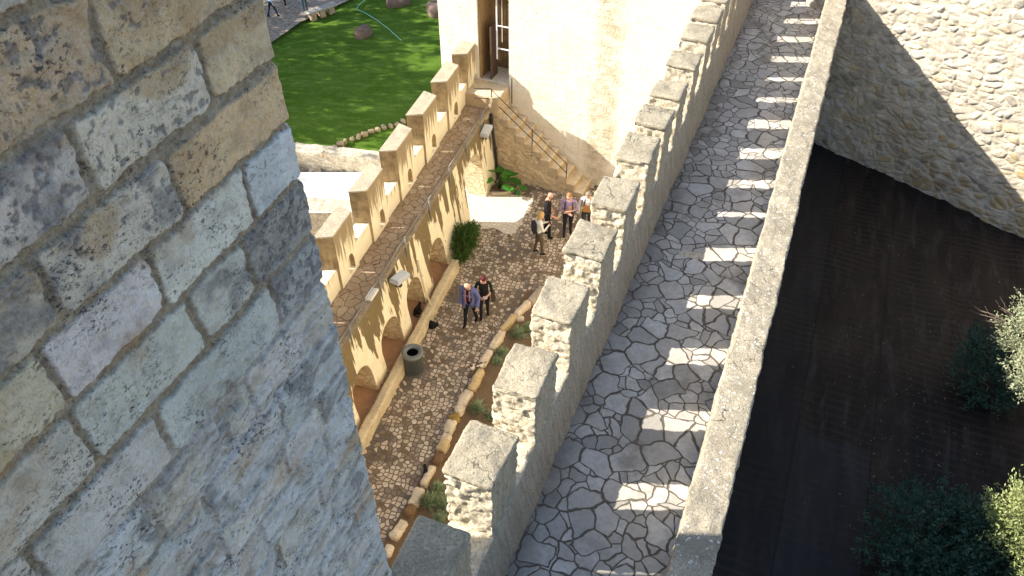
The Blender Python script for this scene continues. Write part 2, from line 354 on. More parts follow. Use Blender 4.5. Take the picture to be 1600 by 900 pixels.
def mat_net():
    m = Mat('dark_shade_net'); o = m.obj
    seam = m.n('ShaderNodeTexWave'); 
    weave = m.noise(1, 2, .5, m.map(o, scale=(60, 5, 1))); w2 = m.noise(1, 3, .6, m.map(o, scale=(1.6, .35, 1), rot=(0, 0, R(62))))
    w3 = m.noise(1, 3, .6, m.map(o, scale=(4, .9, 1), rot=(0, 0, R(70))))
    x = m.sep(o)[0]; strip = m.ramp(m.math('FRACT', m.math('MULTIPLY', m.math('ADD', x, .55), .42)), [(0, .35), (.02, 0), (.5, .25), (1, 1)])
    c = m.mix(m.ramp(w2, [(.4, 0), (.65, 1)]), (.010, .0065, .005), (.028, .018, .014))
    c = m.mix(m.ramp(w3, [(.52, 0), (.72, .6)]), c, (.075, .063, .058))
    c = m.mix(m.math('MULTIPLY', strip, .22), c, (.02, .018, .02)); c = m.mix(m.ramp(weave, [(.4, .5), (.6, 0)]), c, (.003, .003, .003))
    y = m.sep(o)[1]
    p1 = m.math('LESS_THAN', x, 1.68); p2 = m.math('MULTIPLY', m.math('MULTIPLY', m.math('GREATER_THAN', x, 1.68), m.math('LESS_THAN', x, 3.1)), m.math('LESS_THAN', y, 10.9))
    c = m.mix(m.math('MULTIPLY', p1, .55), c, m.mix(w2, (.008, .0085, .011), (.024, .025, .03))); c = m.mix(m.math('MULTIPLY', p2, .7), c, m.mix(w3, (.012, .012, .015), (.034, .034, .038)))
    sl = m.math('ABSOLUTE', m.math('SUBTRACT', m.math('FRACT', m.math('ADD', m.math('MULTIPLY', x, .7), .32)), .5)); c = m.mix(m.ramp(sl, [(.008, .6), (.02, 0)]), c, (.002, .002, .002))
    rib = m.math('ABSOLUTE', m.math('SUBTRACT', m.math('FRACT', m.math('MULTIPLY', m.sep(m.warp(o, .6, .25))[1], 5.2)), .5)); c = m.mix(m.math('MULTIPLY', m.ramp(rib, [(.3, 0), (.5, 1)]), m.ramp(m.noise(.5, 3), [(.42, 0), (.6, .55)])), c, (.045, .037, .034))
    m.bump(rib, .3, .02); m.bump(weave, .3, .01); m.bump(w3, .5, .04); return m.done(c, .7)
def mat_litter():
    m = Mat('leaf_litter_path'); n = m.noise(5, 6, .75); n2 = m.noise(13, 4, .7)
    c = m.mix(m.ramp(n, [(.36, 0), (.6, 1)]), (.16, .12, .09), (.5, .43, .35)); c = m.mix(m.ramp(n2, [(.35, .6), (.55, 0)]), c, (.09, .065, .045))
    m.bump(n2, 1, .05); return m.done(c, 1)
def mat_leaf(name, c1, c2, trans=.15):
    m = Mat(name); c = m.mix(m.ramp(m.attr('h'), [(0, 0), (1, 1)]), c1, c2); m.b.inputs['Subsurface Weight'].default_value = 0
    m.done(c, .6); d = m.n('ShaderNodeBsdfTranslucent'); m.L(c, d.inputs[0]); mx = m.n('ShaderNodeMixShader'); mx.inputs[0].default_value = trans
    m.L(m.b.outputs[0], mx.inputs[1]); m.L(d.outputs[0], mx.inputs[2]); m.L(mx.outputs[0], m.out.inputs[0]); return m.m

TOWER = mat_tower(); RUB = mat_rubble('sunlit_rubble', (.8, .7, .52), (.68, .57, .41), (.76, .66, .49), (.22, .165, .1), lichen=.4)
CAP = mat_cap('merlon_cap', (.45, .385, .275), (.14, .12, .085), (.6, .54, .42), cracks=1); COPE = mat_cap('coping', (.45, .385, .28), (.15, .13, .1), (.66, .59, .47), flakes=.75, cracks=1); REND = mat_render()
FLAG = mat_flags('flagstones', 4.7, [(.38, .36, .32), (.62, .585, .53), (.78, .735, .66), (.52, .49, .44), (.7, .64, .55)], (.15, .125, .095), w=.05, warp=.2, second=(.36, .32, .26), grime=True, mixed=True)
CRAZY = mat_flags('crazy_paving', 4.2, [(.36, .27, .18), (.52, .41, .29), (.44, .34, .23)], (.2, .13, .07), w=.05, warp=.3, second=(.26, .16, .08))
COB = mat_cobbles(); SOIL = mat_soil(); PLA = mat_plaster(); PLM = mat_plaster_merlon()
LCAP = mat_cap('weathered_top', (.5, .42, .3), (.2, .16, .11), (.64, .58, .46))
FAC = mat_facade(); GRASS = mat_grass(); NET = mat_net(); LIT = mat_litter()
RW = mat_rubble('rough_rubble', (.62, .53, .4), (.46, .39, .3), (.68, .6, .47), (.16, .12, .085), lichen=.5)
STEP = mat_cap('step_stone', (.74, .62, .43), (.36, .25, .14), (.84, .74, .55), riser_shade=.6)
SIDE = mat_rubble('stair_side_rubble', (.68, .53, .34), (.52, .39, .24), (.64, .5, .32), (.14, .09, .045), lichen=.25)
TERR = m_plain('sunlit_paving', (.85, .83, .76), .9, .08, 3)
EARTH = m_plain('earth', (.14, .1, .06), 1, .3, 3, bump=.5)
METAL = m_plain('galvanised_steel', (.26, .27, .28), .45, .2, 12, metal=.4)
IRON = m_plain('dark_iron', (.045, .045, .05), .55, .3, 15, metal=.3)
WOOD = None

# ------------------------------------------------------------------ camera, sun, sky
F_PX = 1244.0; TH = math.atan(1190 / 1244.0)
cam = bpy.data.cameras.new('camera'); co = bpy.data.objects.new('camera', cam); link(co)
cam.sensor_width = 36; cam.lens = 36 * F_PX / 1600; cam.clip_start = .1; cam.clip_end = 2000
co.location = (0, 0, ZC); co.rotation_euler = (math.pi / 2 - TH, 0, 0); sc.camera = co
EL = R(33); AZT = R(92)
sl = bpy.data.lights.new('sun', 'SUN'); sl.energy = 5.0; sl.angle = R(.53); sl.color = (1, .94, .83)
so = bpy.data.objects.new('sun', sl); link(so)
so.rotation_euler = Vector((math.cos(EL) * math.sin(AZT), math.cos(EL) * math.cos(AZT), -math.sin(EL))).to_track_quat('-Z', 'Y').to_euler()
so.location = (-30, 0, 40)
w = bpy.data.worlds.new('World'); sc.world = w; w.use_nodes = True; nt = w.node_tree
bg = nt.nodes['Background']; sky = nt.nodes.new('ShaderNodeTexSky'); sky.sky_type = 'NISHITA'; sky.sun_disc = False
sky.sun_elevation = EL; sky.sun_rotation = R(-88); nt.links.new(sky.outputs[0], bg.inputs[0]); bg.inputs[1].default_value = .115
sc.view_settings.view_transform = 'Standard'; sc.view_settings.look = 'None'; sc.view_settings.exposure = 0
sc.cycles.film_exposure = 2.1; sc.cycles.max_bounces = 8; sc.cycles.diffuse_bounces = 5; sc.cycles.use_denoising = True; sc.cycles.sample_clamp_indirect = 8

# ------------------------------------------------------------------ geometry helpers using the wall frames
def W(s, n, a): return (s * math.sin(a) + n * math.cos(a), s * math.cos(a) - n * math.sin(a))
def px(u, v, z):
    """point at world height z that lies on the sight line through photo pixel u, v"""
    c, s = math.cos(TH), math.sin(TH)
    r = (u - 800, F_PX * c + (450 - v) * s, -F_PX * s + (450 - v) * c); t = (z - ZC) / r[2]
    return Vector((r[0] * t, r[1] * t, z))
def grid(name, x0, x1, y0, y1, z, nx, ny, mat, parent=None, fn=None, rz=0, loc=(0, 0, 0)):
    X, Y = np.meshgrid(np.linspace(x0, x1, nx + 1), np.linspace(y0, y1, ny + 1), indexing='ij')
    P = np.stack([X.ravel(), Y.ravel(), np.full(X.size, z)], 1)
    if fn is not None: P[:, 2] += fn(P)
    i, j = np.meshgrid(np.arange(nx), np.arange(ny), indexing='ij'); i = i.ravel(); j = j.ravel(); m = ny + 1
    F = np.stack([i * m + j, (i + 1) * m + j, (i + 1) * m + j + 1, i * m + j + 1], 1)
    o = mesh_np(name, P, F, mat, parent); o.rotation_euler = (0, 0, rz); o.location = loc; return o
def rub_disp(scale, amp, seed, fine=.012, flat=None):
    sc_ = np.array(scale, float)
    def f(P, D):
        Q = P / sc_ + .35 * np.stack([vnoise(P * 4 + 9 * k, seed + k) for k in range(3)], 1)
        f1, f2, cid = voro(Q, seed); b = sstep(f2 - f1, .02, .38)
        a = amp if flat is None else amp * flat(P, D)
        d = a * (b * (.55 + .6 * cid) - .55) + fine * fbm(P * 14, seed + 5, 3)
        return d, b
    return f
def cap_disp(amp, seed):
    def f(P, D):
        d = amp * (fbm(P * 5, seed, 3) + .5 * fbm(P * 26, seed + 9, 2)); return d, np.ones(len(P))
    return f
def arch(sa, sb, zf, zs, zt, n=14):
    """hole outline: list of (s, zlow, zhigh) across an arched opening"""
    return [(sa + (sb - sa) * k / n, zf, zs + (zt - zs) * math.sqrt(max(0, 1 - (2 * k / n - 1) ** 2))) for k in range(n + 1)]
def wall_layer(mb, n0, n1, s0, s1, z0, z1, holes, back=True, mi=0, mi_soffit=None, nfun=None):
    """slab between n0 (rear) and n1 (face) with holes cut right through it"""
    ms = mi if mi_soffit is None else mi_soffit
    nf = nfun or (lambda s, z: n1)
    S = []
    cur = s0
    for h in sorted(holes, key=lambda q: q[0][0]):
        S.append((cur, h[0][0], None)); S.append((h[0][0], h[-1][0], h)); cur = h[-1][0]
    S.append((cur, s1, None))
    def quad(p): mb.add(p, [(0, 1, 2, 3)], mi)
    def strip(a, b, za0, za1, zb0, zb1):
        k = max(1, int((max(za1, zb1) - min(za0, zb0)) / .6))
        for i in range(k):
            q0 = za0 + (za1 - za0) * i / k; q1 = za0 + (za1 - za0) * (i + 1) / k; r0 = zb0 + (zb1 - zb0) * i / k; r1 = zb0 + (zb1 - zb0) * (i + 1) / k
            quad([(nf(a, q0), a, q0), (nf(b, r0), b, r0), (nf(b, r1), b, r1), (nf(a, q1), a, q1)])
            if back: quad([(n0, a, q0), (n0, a, q1), (n0, b, r1), (n0, b, r0)])
    for a, b, h in S:
        if b - a < 1e-6: continue
        if h is None:
            strip(a, b, z0, z1, z0, z1)
        else:
            for (p, pl, ph), (q, ql, qh) in zip(h[:-1], h[1:]):
                if pl > z0 + 1e-4: strip(p, q, z0, pl, z0, ql)
                strip(p, q, ph, z1, qh, z1)
                mb.add([(nf(p, ph), p, ph), (nf(q, qh), q, qh), (n0, q, qh), (n0, p, ph)], [(0, 1, 2, 3)], ms)
                mb.add([(nf(p, pl), p, pl), (n0, p, pl), (n0, q, ql), (nf(q, ql), q, ql)], [(0, 1, 2, 3)], ms)
            for e in (h[0], h[-1]):
                mb.add([(nf(e[0], e[1]), e[0], e[1]), (nf(e[0], e[2]), e[0], e[2]), (n0, e[0], e[2]), (n0, e[0], e[1])], [(0, 1, 2, 3)], ms)
    mb.add([(n0, s0, z1), (nf(s0, z1), s0, z1), (nf(s1, z1), s1, z1), (n0, s1, z1)], [(0, 1, 2, 3)], mi)
    for s in (s0, s1): mb.add([(n0, s, z0), (nf(s, z0), s, z0), (nf(s, z1), s, z1), (n0, s, z1)], [(0, 1, 2, 3)], mi)
    return mb

# ================================================================== SETTING: ground, paving, lawn
grid('ground', -300, 300, -100, 500, -8.0, 6, 6, EARTH)
for o in [COL.objects['ground']]: tag(o, kind='structure')
# courtyard paving (frame of the low wall: x = n, y = s)
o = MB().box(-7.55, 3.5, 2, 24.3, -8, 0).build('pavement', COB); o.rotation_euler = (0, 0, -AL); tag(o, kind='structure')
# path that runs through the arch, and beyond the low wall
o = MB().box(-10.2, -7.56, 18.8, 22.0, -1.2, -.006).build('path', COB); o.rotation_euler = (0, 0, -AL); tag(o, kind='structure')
# soil bed at the foot of the high wall
o = grid('ground', -6.2, -2.6, 4, 16.5, .012, 60, 220, SOIL, rz=-AR, fn=lambda P: .035 * fbm(P * 2.2, 4, 3) + .03 * np.clip((P[:, 0] + 6.2) * 2, 0, 1)); tag(o, kind='structure')
# lawn, terrace and their retaining walls
LZ = -4.0
def lawn_fn(P): return .12 * fbm(P * .25, 8, 2)
o = grid('lawn', -70, 60, 30.9, 160, LZ, 130, 130, GRASS, fn=lawn_fn, rz=R(0)); tag(o, kind='structure')
o = grid('pavement', -26, -1.5, 27.35, 30.35, -4.62, 4, 4, TERR); tag(o, kind='structure')
pw = [px(300, 150, LZ + .14), px(430, 62, LZ + .14), px(470, 34, LZ + .14), px(550, -2, LZ + .14), px(640, -45, LZ + .14), px(640, -160, LZ + .14), px(100, -160, LZ + .14), px(100, 120, LZ + .14)]
o = MB().add(pw, [tuple(range(len(pw)))]).build('path', LIT); tag(o, kind='structure')
# netting side of the wall
o = MB().box(.3, 40, -6, 34, -8, 3.94).build('ground', EARTH); o.rotation_euler = (0, 0, -AR); tag(o, kind='structure')

# ================================================================== THE TOWER FACE close to the camera
def build_tower():
    t = empty('stone_tower', 'massive shaded tower of large grey and tan ashlar blocks standing closest of all', 'tower', (0, 0, 0), -AR)
    N0 = -2.3; SC = 2.78; WID = 3.76
    rows = [(16.86, 16.56, [.4, 1.2, 2.0]), (16.53, 16.24, [.3, .9, 1.6, 2.35]), (16.21, 15.93, [.5, 1.2, 2.1]),
            (15.89, 15.55, [.85, 1.88]), (15.51, 15.22, [.7, 1.615, 2.31]), (15.17, 14.88, [.62, 1.28, 1.98]), (14.845, 14.545, [.55, 1.14, 1.715, 2.365]),
            (14.505, 14.18, [.45, 1.11, 1.82, 2.23]), (14.13, 13.81, [.7, 1.42, 2.33])]
    rr = random.Random(5); z = 13.77
    while z > -1:
        h = rr.uniform(.27, .36); j = []; s = rr.uniform(.1, .6)
        while s < 2.55:
            j.append(s); s += rr.uniform(.38, .8)
        rows.append((z, z - h, j)); z -= h + .035
    Zt = 17.9
    sg = np.concatenate([np.linspace(-6, .4, 40), np.linspace(.4, SC, 400)[1:]])
    zg = np.concatenate([np.linspace(-1, 8.2, 60), np.linspace(8.2, 16.1, 1250)[1:], np.linspace(16.1, Zt, 60)[1:]])
    S, Z = np.meshgrid(sg, zg, indexing='ij'); s = S.ravel(); z = Z.ravel(); n = len(s)
    P0 = np.stack([s * 0, s, z], 1)
    ws = s + .012 * fbm(P0 * 9, 1, 3) + .006 * fbm(P0 * 40, 3, 2); wz = z + .010 * fbm(P0 * 9 + 50, 2, 3) + .006 * fbm(P0 * 40 + 9, 4, 2)
    H = np.full(n, -.02) + .005 * fbm(P0 * 18, 40, 3); Cc = np.zeros((n, 3)); Cc[:] = (.3, .235, .15)
    Cc *= (1 + .25 * fbm(P0 * 30, 41, 3))[:, None]
    pal = [(.56, .5, .42), (.5, .48, .43), (.6, .47, .3), (.62, .58, .54), (.42, .4, .37), (.6, .53, .47), (.5, .44, .36)]
    special = {(3, 1): (.52, .38, .24), (3, 2): (.6, .45, .27), (4, 2): (.62, .56, .46), (4, 0): (.56, .5, .48), (4, 1): (.6, .54, .5), (3, 3): (.62, .46, .27), (4, 3): (.66, .52, .33),
               (5, 3): (.68, .48, .27), (5, 2): (.58, .53, .45), (5, 1): (.5, .44, .35), (5, 0): (.58, .48, .32), (6, 2): (.64, .56, .53), (6, 3): (.62, .58, .5), (6, 4): (.66, .66, .66), (6, 1): (.6, .5, .34),
               (7, 2): (.58, .56, .49), (7, 3): (.58, .55, .48), (7, 4): (.3, .28, .25), (8, 3): (.36, .35, .34), (8, 2): (.5, .5, .45), (8, 1): (.6, .55, .5)}
    bl = sstep(14.1 - z, 0, .5)     # lower part: joints smeared over with pale mortar
    for ri, (zt, zb, js) in enumerate(rows):
        E = [-6.2] + js + [3.1]
        for k in range(len(E) - 1):
            a = E[k] + (.014 if k else 0) + rr.uniform(-.004, .006); b = E[k + 1] - .014
            if k == len(E) - 2: b = 3.2
            if b < -6: continue
            m = (s > a - .06) & (s < b + .06) & (z > zb - .06) & (z < zt + .06)
            if not m.any(): continue
            x, y = ws[m], wz[m]; cx, cy, hx, hy = (a + b) / 2, (zt + zb) / 2, (b - a) / 2, (zt - zb) / 2
            r = rr.uniform(.02, .05); sk = rr.uniform(-.02, .02)
            y = y + sk * (x - cx)
            qx = np.abs(x - cx) - hx + r; qy = np.abs(y - cy) - hy + r
            d = np.sqrt(np.maximum(qx, 0) ** 2 + np.maximum(qy, 0) ** 2) + np.minimum(np.maximum(qx, qy), 0) - r
            prof = sstep(-d + .004 * fbm(P0[m] * 60, 5, 2), -.002, .009); out = rr.uniform(-.003, .005)
            up = 1 - .12 * bl[m]
            rough = .03 if (ri, k) == (3, 1) else .0035
            hgt = (prof * .02 + out * prof + prof * rough * fbm(P0[m] * (7 if rough > .02 else 11), ri * 7 + k, 4)) * up
            H[m] = np.where(prof > .02, np.maximum(H[m], -.02 * up + hgt - .010 * (1 - up)), H[m] * up - .014 * (1 - up))
            c = special.get((ri, k), pal[rr.randrange(len(pal))]); c = (np.array(c) if ri < 9 else .5 * np.array(c) + .5 * np.array((.55, .545, .53))) * (rr.uniform(1.1, 1.3) if ri < 9 else rr.uniform(.95, 1.35)) * (np.array([1.05, 1, .92]) if ri >= 9 and rr.random() < .12 else np.array([.97, 1, 1.01])) * (np.array([1.05, 1, .93]) if ri < 6 else np.array([.98, 1, .99]))
            tone = 1 + .16 * fbm(P0[m] * 4, 90 + ri + k, 3)
            w_ = sstep(-d, -.002, .012)[:, None]
            cc = c[None] * tone[:, None]
            if rr.random() < .45 or (ri, k) in ((5, 3), (3, 2), (4, 3)):
                e = sstep(fbm(P0[m] * 3.3, ri * 3 + k, 3) + .8 * (y - cy) / hy, .35, .9)[:, None]
                cc = cc * (1 - e * .7) + np.array([.5, .33, .15]) * e * .7
            if rr.random() < .5 or (ri, k) in ((4, 1), (4, 0), (5, 2), (7, 4), (8, 3)):
                e = sstep(fbm(P0[m] * 4.2 + 7, 200 + ri + k, 4), .12, .55)[:, None]
                cc = cc * (1 - e * .72) + np.array([.17, .17, .18]) * e * .72
            Cc[m] = Cc[m] * (1 - w_) + cc * w_
    # smeared lime wash and weathering lower down
    sm = sstep(fbm(P0 * 2.6 + 3, 61, 4) + .35 * fbm(P0 * 14, 62, 3), -.1, .35) * bl
    wash = np.array([.72, .72, .72]) * (1 + .2 * fbm(P0 * 8, 63, 3))[:, None]
    jmask = sstep(-H, .012, .02)
    f = (np.clip(sm * .38 + jmask * bl * .45, 0, .9))[:, None]
    Cc = Cc * (1 - f) + wash * f
    ridge = np.abs(fbm(np.stack([s * 0, s * 3, z * 9], 1), 71, 4))
    H = H + bl * (.014 * fbm(P0 * 6, 65, 4) - .012 * sstep(.12 - ridge, 0, .12) * 1.0) + .004 * fbm(P0 * 30, 66, 3)
    holes = sstep(fbm(P0 * 2.3 + 11, 81, 2), .62, .72) * sstep(fbm(P0 * 7, 82, 2), -.2, .1) * bl
    H -= .028 * holes; Cc = Cc * (1 - holes[:, None] * .6) + np.array([.16, .14, .11]) * holes[:, None] * .6
    q1 = np.abs(fbm(np.stack([s * 0, s * 4.5, z * 15], 1), 91, 4)); q2 = fbm(np.stack([s * 0, s * 9, z * 26], 1), 92, 3); q3 = fbm(P0 * 3.1, 93, 3)
    crv = (sstep(.1 - q1, 0, .09) * sstep(q3, -.35, .25) * bl)[:, None]; wht = (sstep(q2, .12, .5) * bl)[:, None]
    Cc = Cc * (1 - crv * .72) + np.array([.1, .105, .12]) * crv * .72
    Cc = Cc * (1 - wht * .5) + np.array([.82, .81, .8]) * wht * .5
    # dense dark pitting on the stones that carry it in the uppermost courses
    pit = fbm(P0 * 34, 301, 2); reg = np.zeros(n)
    for (a0, a1, z0_, z1_, th) in [(.72, 1.6, 15.24, 15.5, .02), (1.65, 2.28, 15.24, 15.5, .42), (1.3, 1.95, 14.9, 15.15, .3), (2.28, 2.76, 14.2, 14.5, -.1), (2.36, 2.76, 13.83, 14.12, 0), (1.9, 2.5, 15.6, 15.85, .5), (.9, 1.86, 15.58, 15.88, .35)]:
        inside = (s > a0) & (s < a1) & (z > z0_) & (z < z1_); reg = np.where(inside, sstep(pit + .35 * fbm(P0 * 5, 303, 2), th + .12, th + .32), reg)
    Cc = Cc * (1 - reg[:, None] * .72) + np.array([.11, .105, .12]) * reg[:, None] * .72; H = H - .004 * reg
    H = H - .008 * crv[:, 0] + .004 * wht[:, 0]
    Cc = np.clip(Cc, .02, .86)
    # arris: the corner is chipped, stone by stone
    edge = sstep(s, SC - .05, SC); rowid = np.zeros(n)
    for ri, (zt, zb, js) in enumerate(rows): rowid[(z <= zt + .02) & (z > zb - .02)] = ri
    jit = (_h(rowid.astype(int), rowid.astype(int) * 0, rowid.astype(int) * 0, 3) - .5) * .024
    inj = np.zeros(n)
    for zt, zb, js in rows: inj = np.maximum(inj, sstep(-np.abs(z - (zt + .018)), -.035, -.005))
    so_ = edge * (jit + .012 * fbm(P0 * 6, 55, 3) + .008 * fbm(P0 * 25, 56, 2) - .022 * inj)
    X = N0 + H - .04 * sstep(s, SC - .035, SC) ** 2
    V = np.stack([X, s + so_, z], 1)
    nx, ny = len(sg), len(zg)
    i, j = np.meshgrid(np.arange(nx - 1), np.arange(ny - 1), indexing='ij'); i = i.ravel(); j = j.ravel()
    F = np.stack([i * ny + j, (i + 1) * ny + j, (i + 1) * ny + j + 1, i * ny + j + 1], 1)
    # far side, going left from the corner
    last = V.reshape(nx, ny, 3)[-1]; lc = Cc.reshape(nx, ny, 3)[-1]; base = len(V); K = 6
    Vs = [V]; Cs = [Cc]; Fs = [F]
    prev = (nx - 1) * ny
    for k in range(1, K + 1):
        q = last.copy(); f_ = [0, .03, .12, .5, 1.5, 2.6, WID][k]; q[:, 0] = N0 - .05 - f_; q[:, 1] = q[:, 1] * (1 - min(1, k / 2)) + (SC) * min(1, k / 2)
        Vs.append(q); Cs.append(lc); jj = np.arange(ny - 1)
        Fs.append(np.stack([prev + jj, base + jj, base + jj + 1, prev + jj + 1], 1)); prev = base; base += ny
    mesh_np('masonry', np.concatenate(Vs), np.concatenate(Fs), TOWER, t, col=np.concatenate(Cs))
    MB().box(N0 - WID + .02, N0 - .08, -6, SC - .06, Zt - .3, Zt - .01).build('roof_terrace', COPE, t)
    MB().box(N0 - WID, N0 - .12, -6, SC - .1, -8, Zt - .32).build('core', COPE, t)
build_tower()

# ================================================================== THE HIGH WALL with merlons and walkway
WZ = ZC - 9.3; SILL = WZ + .79; MT = ZC - 7.5
hw = empty('battlement_wall', 'high sunlit battlemented wall of rough rubble, its merlons in a row beside the flagstone walkway', 'wall', (0, 0, 0), -AR)
MB().box(-2.52, -1.9, 4.6, 30, -.5, WZ).box(-1.9, .5, 2, 30, -.5, WZ - .012).build('wall_body', RUB, hw)
# parapet: batter on the inner side
def par_disp(P, D):
    d, h = rub_disp((.3, .3, .18), .03, 31, .016)(P, D)
    inner = (D[:, 0] > .5); d = np.where(inner, .012 * fbm(P * np.array([2, 2, 1.2]), 12, 3) + .012 * fbm(P * 14, 13, 4) + .15 * np.clip((SILL - P[:, 2]) / .79, 0, 1), d)
    h = np.where(inner, 1, h); return d, h
Pp, Fp, hp = rboxVF(-2.545, -1.955, 2.75, 30, WZ - .05, SILL, (.06, .045, .045), .03, par_disp, .012, 3)
cen = Pp[Fp].mean(1); nrm = np.cross(Pp[Fp[:, 1]] - Pp[Fp[:, 0]], Pp[Fp[:, 2]] - Pp[Fp[:, 0]]); nrm /= np.linalg.norm(nrm, axis=1, keepdims=True) + 1e-9
o = mesh_np('parapet', Pp, Fp, [RUB, REND], hw, attrs={'h': hp}); o.data.polygons.foreach_set('material_index', (nrm[:, 0] > .5).astype(np.int32))
merl = [2.94, 4.27, 5.62, 6.95, 8.26, 9.53, 10.85, 11.95, 13.04, 14.24, 15.41, 16.42, 17.4, 18.5, 19.6, 20.7, 21.8, 22.9, 24.0, 25.1, 26.2, 27.3]
for i, s0 in enumerate(merl):
    L = .78 if i < 7 else .64
    sd = 100 + i * 7; res = .022 if i < 6 else (.035 if i < 12 else .06)
    top = MT - .075 + .02 * math.sin(i * 2.1)
    rx = random.Random(i); tl = (rx.uniform(-.06, .06), rx.uniform(-.03, .05))
    def md(P, D, sd=sd):
        d, h = rub_disp((.42, .3, .2), .022, sd, .022, flat=lambda P, D: np.clip(1.0 - 1.3 * np.clip(D[:, 0], 0, 1), .12, 1))(P, D)
        return d - .012, h
    P, F, h = rboxVF(-2.55, -1.955, s0 + .005, s0 + L - .005, SILL - .06, top, res, .03, md, .012, sd)
    nr = np.cross(P[F[:, 1]] - P[F[:, 0]], P[F[:, 2]] - P[F[:, 0]]); nr /= np.linalg.norm(nr, axis=1, keepdims=True) + 1e-9
    m_ = mesh_np('merlon', P, F, [RUB, REND], hw, attrs={'h': h}); m_.data.polygons.foreach_set('material_index', (nr[:, 0] > .55).astype(np.int32))
    def cd(P, D, sd=sd, s0=s0):
        low = np.clip((top + .02 - P[:, 2]) / .05, 0, 1)
        d = .010 * fbm(P * 4, sd + 2, 3) + .006 * fbm(P * 30, sd + 3, 2) - .05 * np.clip(fbm(P * 5, sd + 8, 3) - .1, 0, 1) * (np.abs(D[:, 2]) < .7) - .015 * low
        d = d + D[:, 2] * (tl[0] * (P[:, 1] - s0 - L / 2) + tl[1] * (P[:, 0] + 2.25) - .045 * np.clip(fbm(P * 2.6, sd + 20, 2) - .3, 0, 1))
        return d, np.ones(len(P))
    P, F, h = rboxVF(-2.562, -1.95, s0 - .004, s0 + L + .004, top - .03, top + .075 + rx.uniform(-.025, .015), res, .035, cd, .016, sd + 4)
    mesh_np('cap', P, F, CAP, m_, attrs={'h': h})
# walkway between the parapets
o = grid('path', -1.95, .2, 2, 30, WZ, 30, 300, FLAG, rz=-AR, fn=lambda P: .012 * fbm(P * 1.1, 5, 2)); tag(o, kind='structure')
# low parapet with rough coping
def cpd(P, D):
    e = .014 * fbm(P * np.array([7, 7, 7]), 21, 4) * (np.abs(D[:, 0]) > .4) + .012 * fbm(P * 9, 22, 3) + .012 * np.clip(fbm(P * 22, 23, 2) - .25, 0, 1)
    return e - .01, np.ones(len(P))
P, F, h = rboxVF(.02, .5, 2, 30, WZ - .1, WZ + 1.0, (.028, .04, .06), .03, cpd, .014, 9)
o = mesh_np('parapet_wall', P, F, COPE); o.rotation_euler = (0, 0, -AR)
tag(o, 'long low parapet wall with speckled lichen coping between walkway and dark netting', 'wall')
# outer face below the parapet wall
o = MB().box(.02, .47, 2, 30, 2, WZ - .11).build('wall_footing', REND, hw)

# ================================================================== RUBBLE WALL on the right
A_ = Vector((8.78, 19.8, 0)); B_ = Vector((12.8, 15.5, 0)); dr = (B_ - A_).normalized()
angR = math.atan2(dr.y, dr.x)
def build_rubble_wall():
    t = empty('rubble_wall', 'tall rubble masonry wall standing across the end of the dark netting', 'wall', (A_.x, A_.y, 0), angR)
    x0, x1, z0, z1 = -1.3, 13, 3.6, 12.5
    xs = np.arange(x0, x1, .024); zs = np.arange(z0, z1, .024)
    X, Z = np.meshgrid(xs, zs, indexing='ij'); x = X.ravel(); z = Z.ravel(); P = np.stack([x, x * 0, z], 1)
    Q = np.stack([x / .27, x * 0, z / .165], 1) + .35 * np.stack([vnoise(P * 3, 1), x * 0, vnoise(P * 3 + 5, 2)], 1)
    f1, f2, cid = voro(Q, 5, .95); b = sstep(f2 - f1 + .05 * fbm(P * 14, 77, 2), .04, .26)
    d = .045 * (b * (.35 + .8 * cid)) + .016 * fbm(np.stack([x * 5, x * 0, z * 8], 1), 7, 4) + .04 * fbm(P * 1.2, 8, 2)
    V = np.stack([x, -d, z], 1); ny = len(zs); nx = len(xs)
    i, j = np.meshgrid(np.arange(nx - 1), np.arange(ny - 1), indexing='ij'); i = i.ravel(); j = j.ravel()
    F = np.stack([i * ny + j, (i + 1) * ny + j, (i + 1) * ny + j + 1, i * ny + j + 1], 1)
    col = np.zeros((len(x), 3)); pal = np.array([(.6, .53, .43), (.5, .44, .36), (.3, .27, .235), (.66, .59, .48), (.58, .46, .28), (.5, .47, .43)])
    low = sstep(7.3 - z + .8 * fbm(P * .7, 3, 2), 0, 2.2)
    col = pal[(cid * 5.999).astype(int)]
    ochre = np.array([.42, .29, .13]); k = (low * sstep(x + fbm(P, 4, 2), .8, 3.0) * (cid > .35))[:, None] * .75
    col = col * (1 - k) + ochre * k
    mort = sstep(.22 - (f2 - f1), 0, .14)[:, None] * .9
    up = (1 - low)[:, None]; col = col * (1 - .3 * up) + np.array([.66, .59, .48]) * .3 * up
    col = col * (1 - mort) + np.array([.6, .53, .42]) * mort; col *= (1 + .2 * fbm(P * 5, 9, 4))[:, None]
    m = Mat('rubble_masonry'); c = m.attr('Col', 'Color'); n2 = m.noise(28, 5, .7)
    c = m.mix(.12, c, (.3, .24, .16)); c = m.mix(m.ramp(n2, [(.3, .7), (.48, 0)]), c, (.17, .135, .095)); m.bump(n2, .9, .03); m.bump(m.noise(9, 4), .5, .03)
    mesh_np('masonry', V, F, m.done(c, .95), t, col=np.clip(col, .02, .8))
    MB().box(x0, x1, .12, 1.6, z0, z1 - .05).build('wall_core', RW, t)
build_rubble_wall()

# ================================================================== DARK NETTING
net_poly = None
def net_fn(P): return .05 * fbm(P * .7, 15, 3) + .03 * fbm(P * np.array([3, .6, 1]), 16, 2)
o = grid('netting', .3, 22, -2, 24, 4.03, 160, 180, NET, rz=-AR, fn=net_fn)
tag(o, 'wide sheet of near black shade netting laid over the ground below the parapet', 'netting')
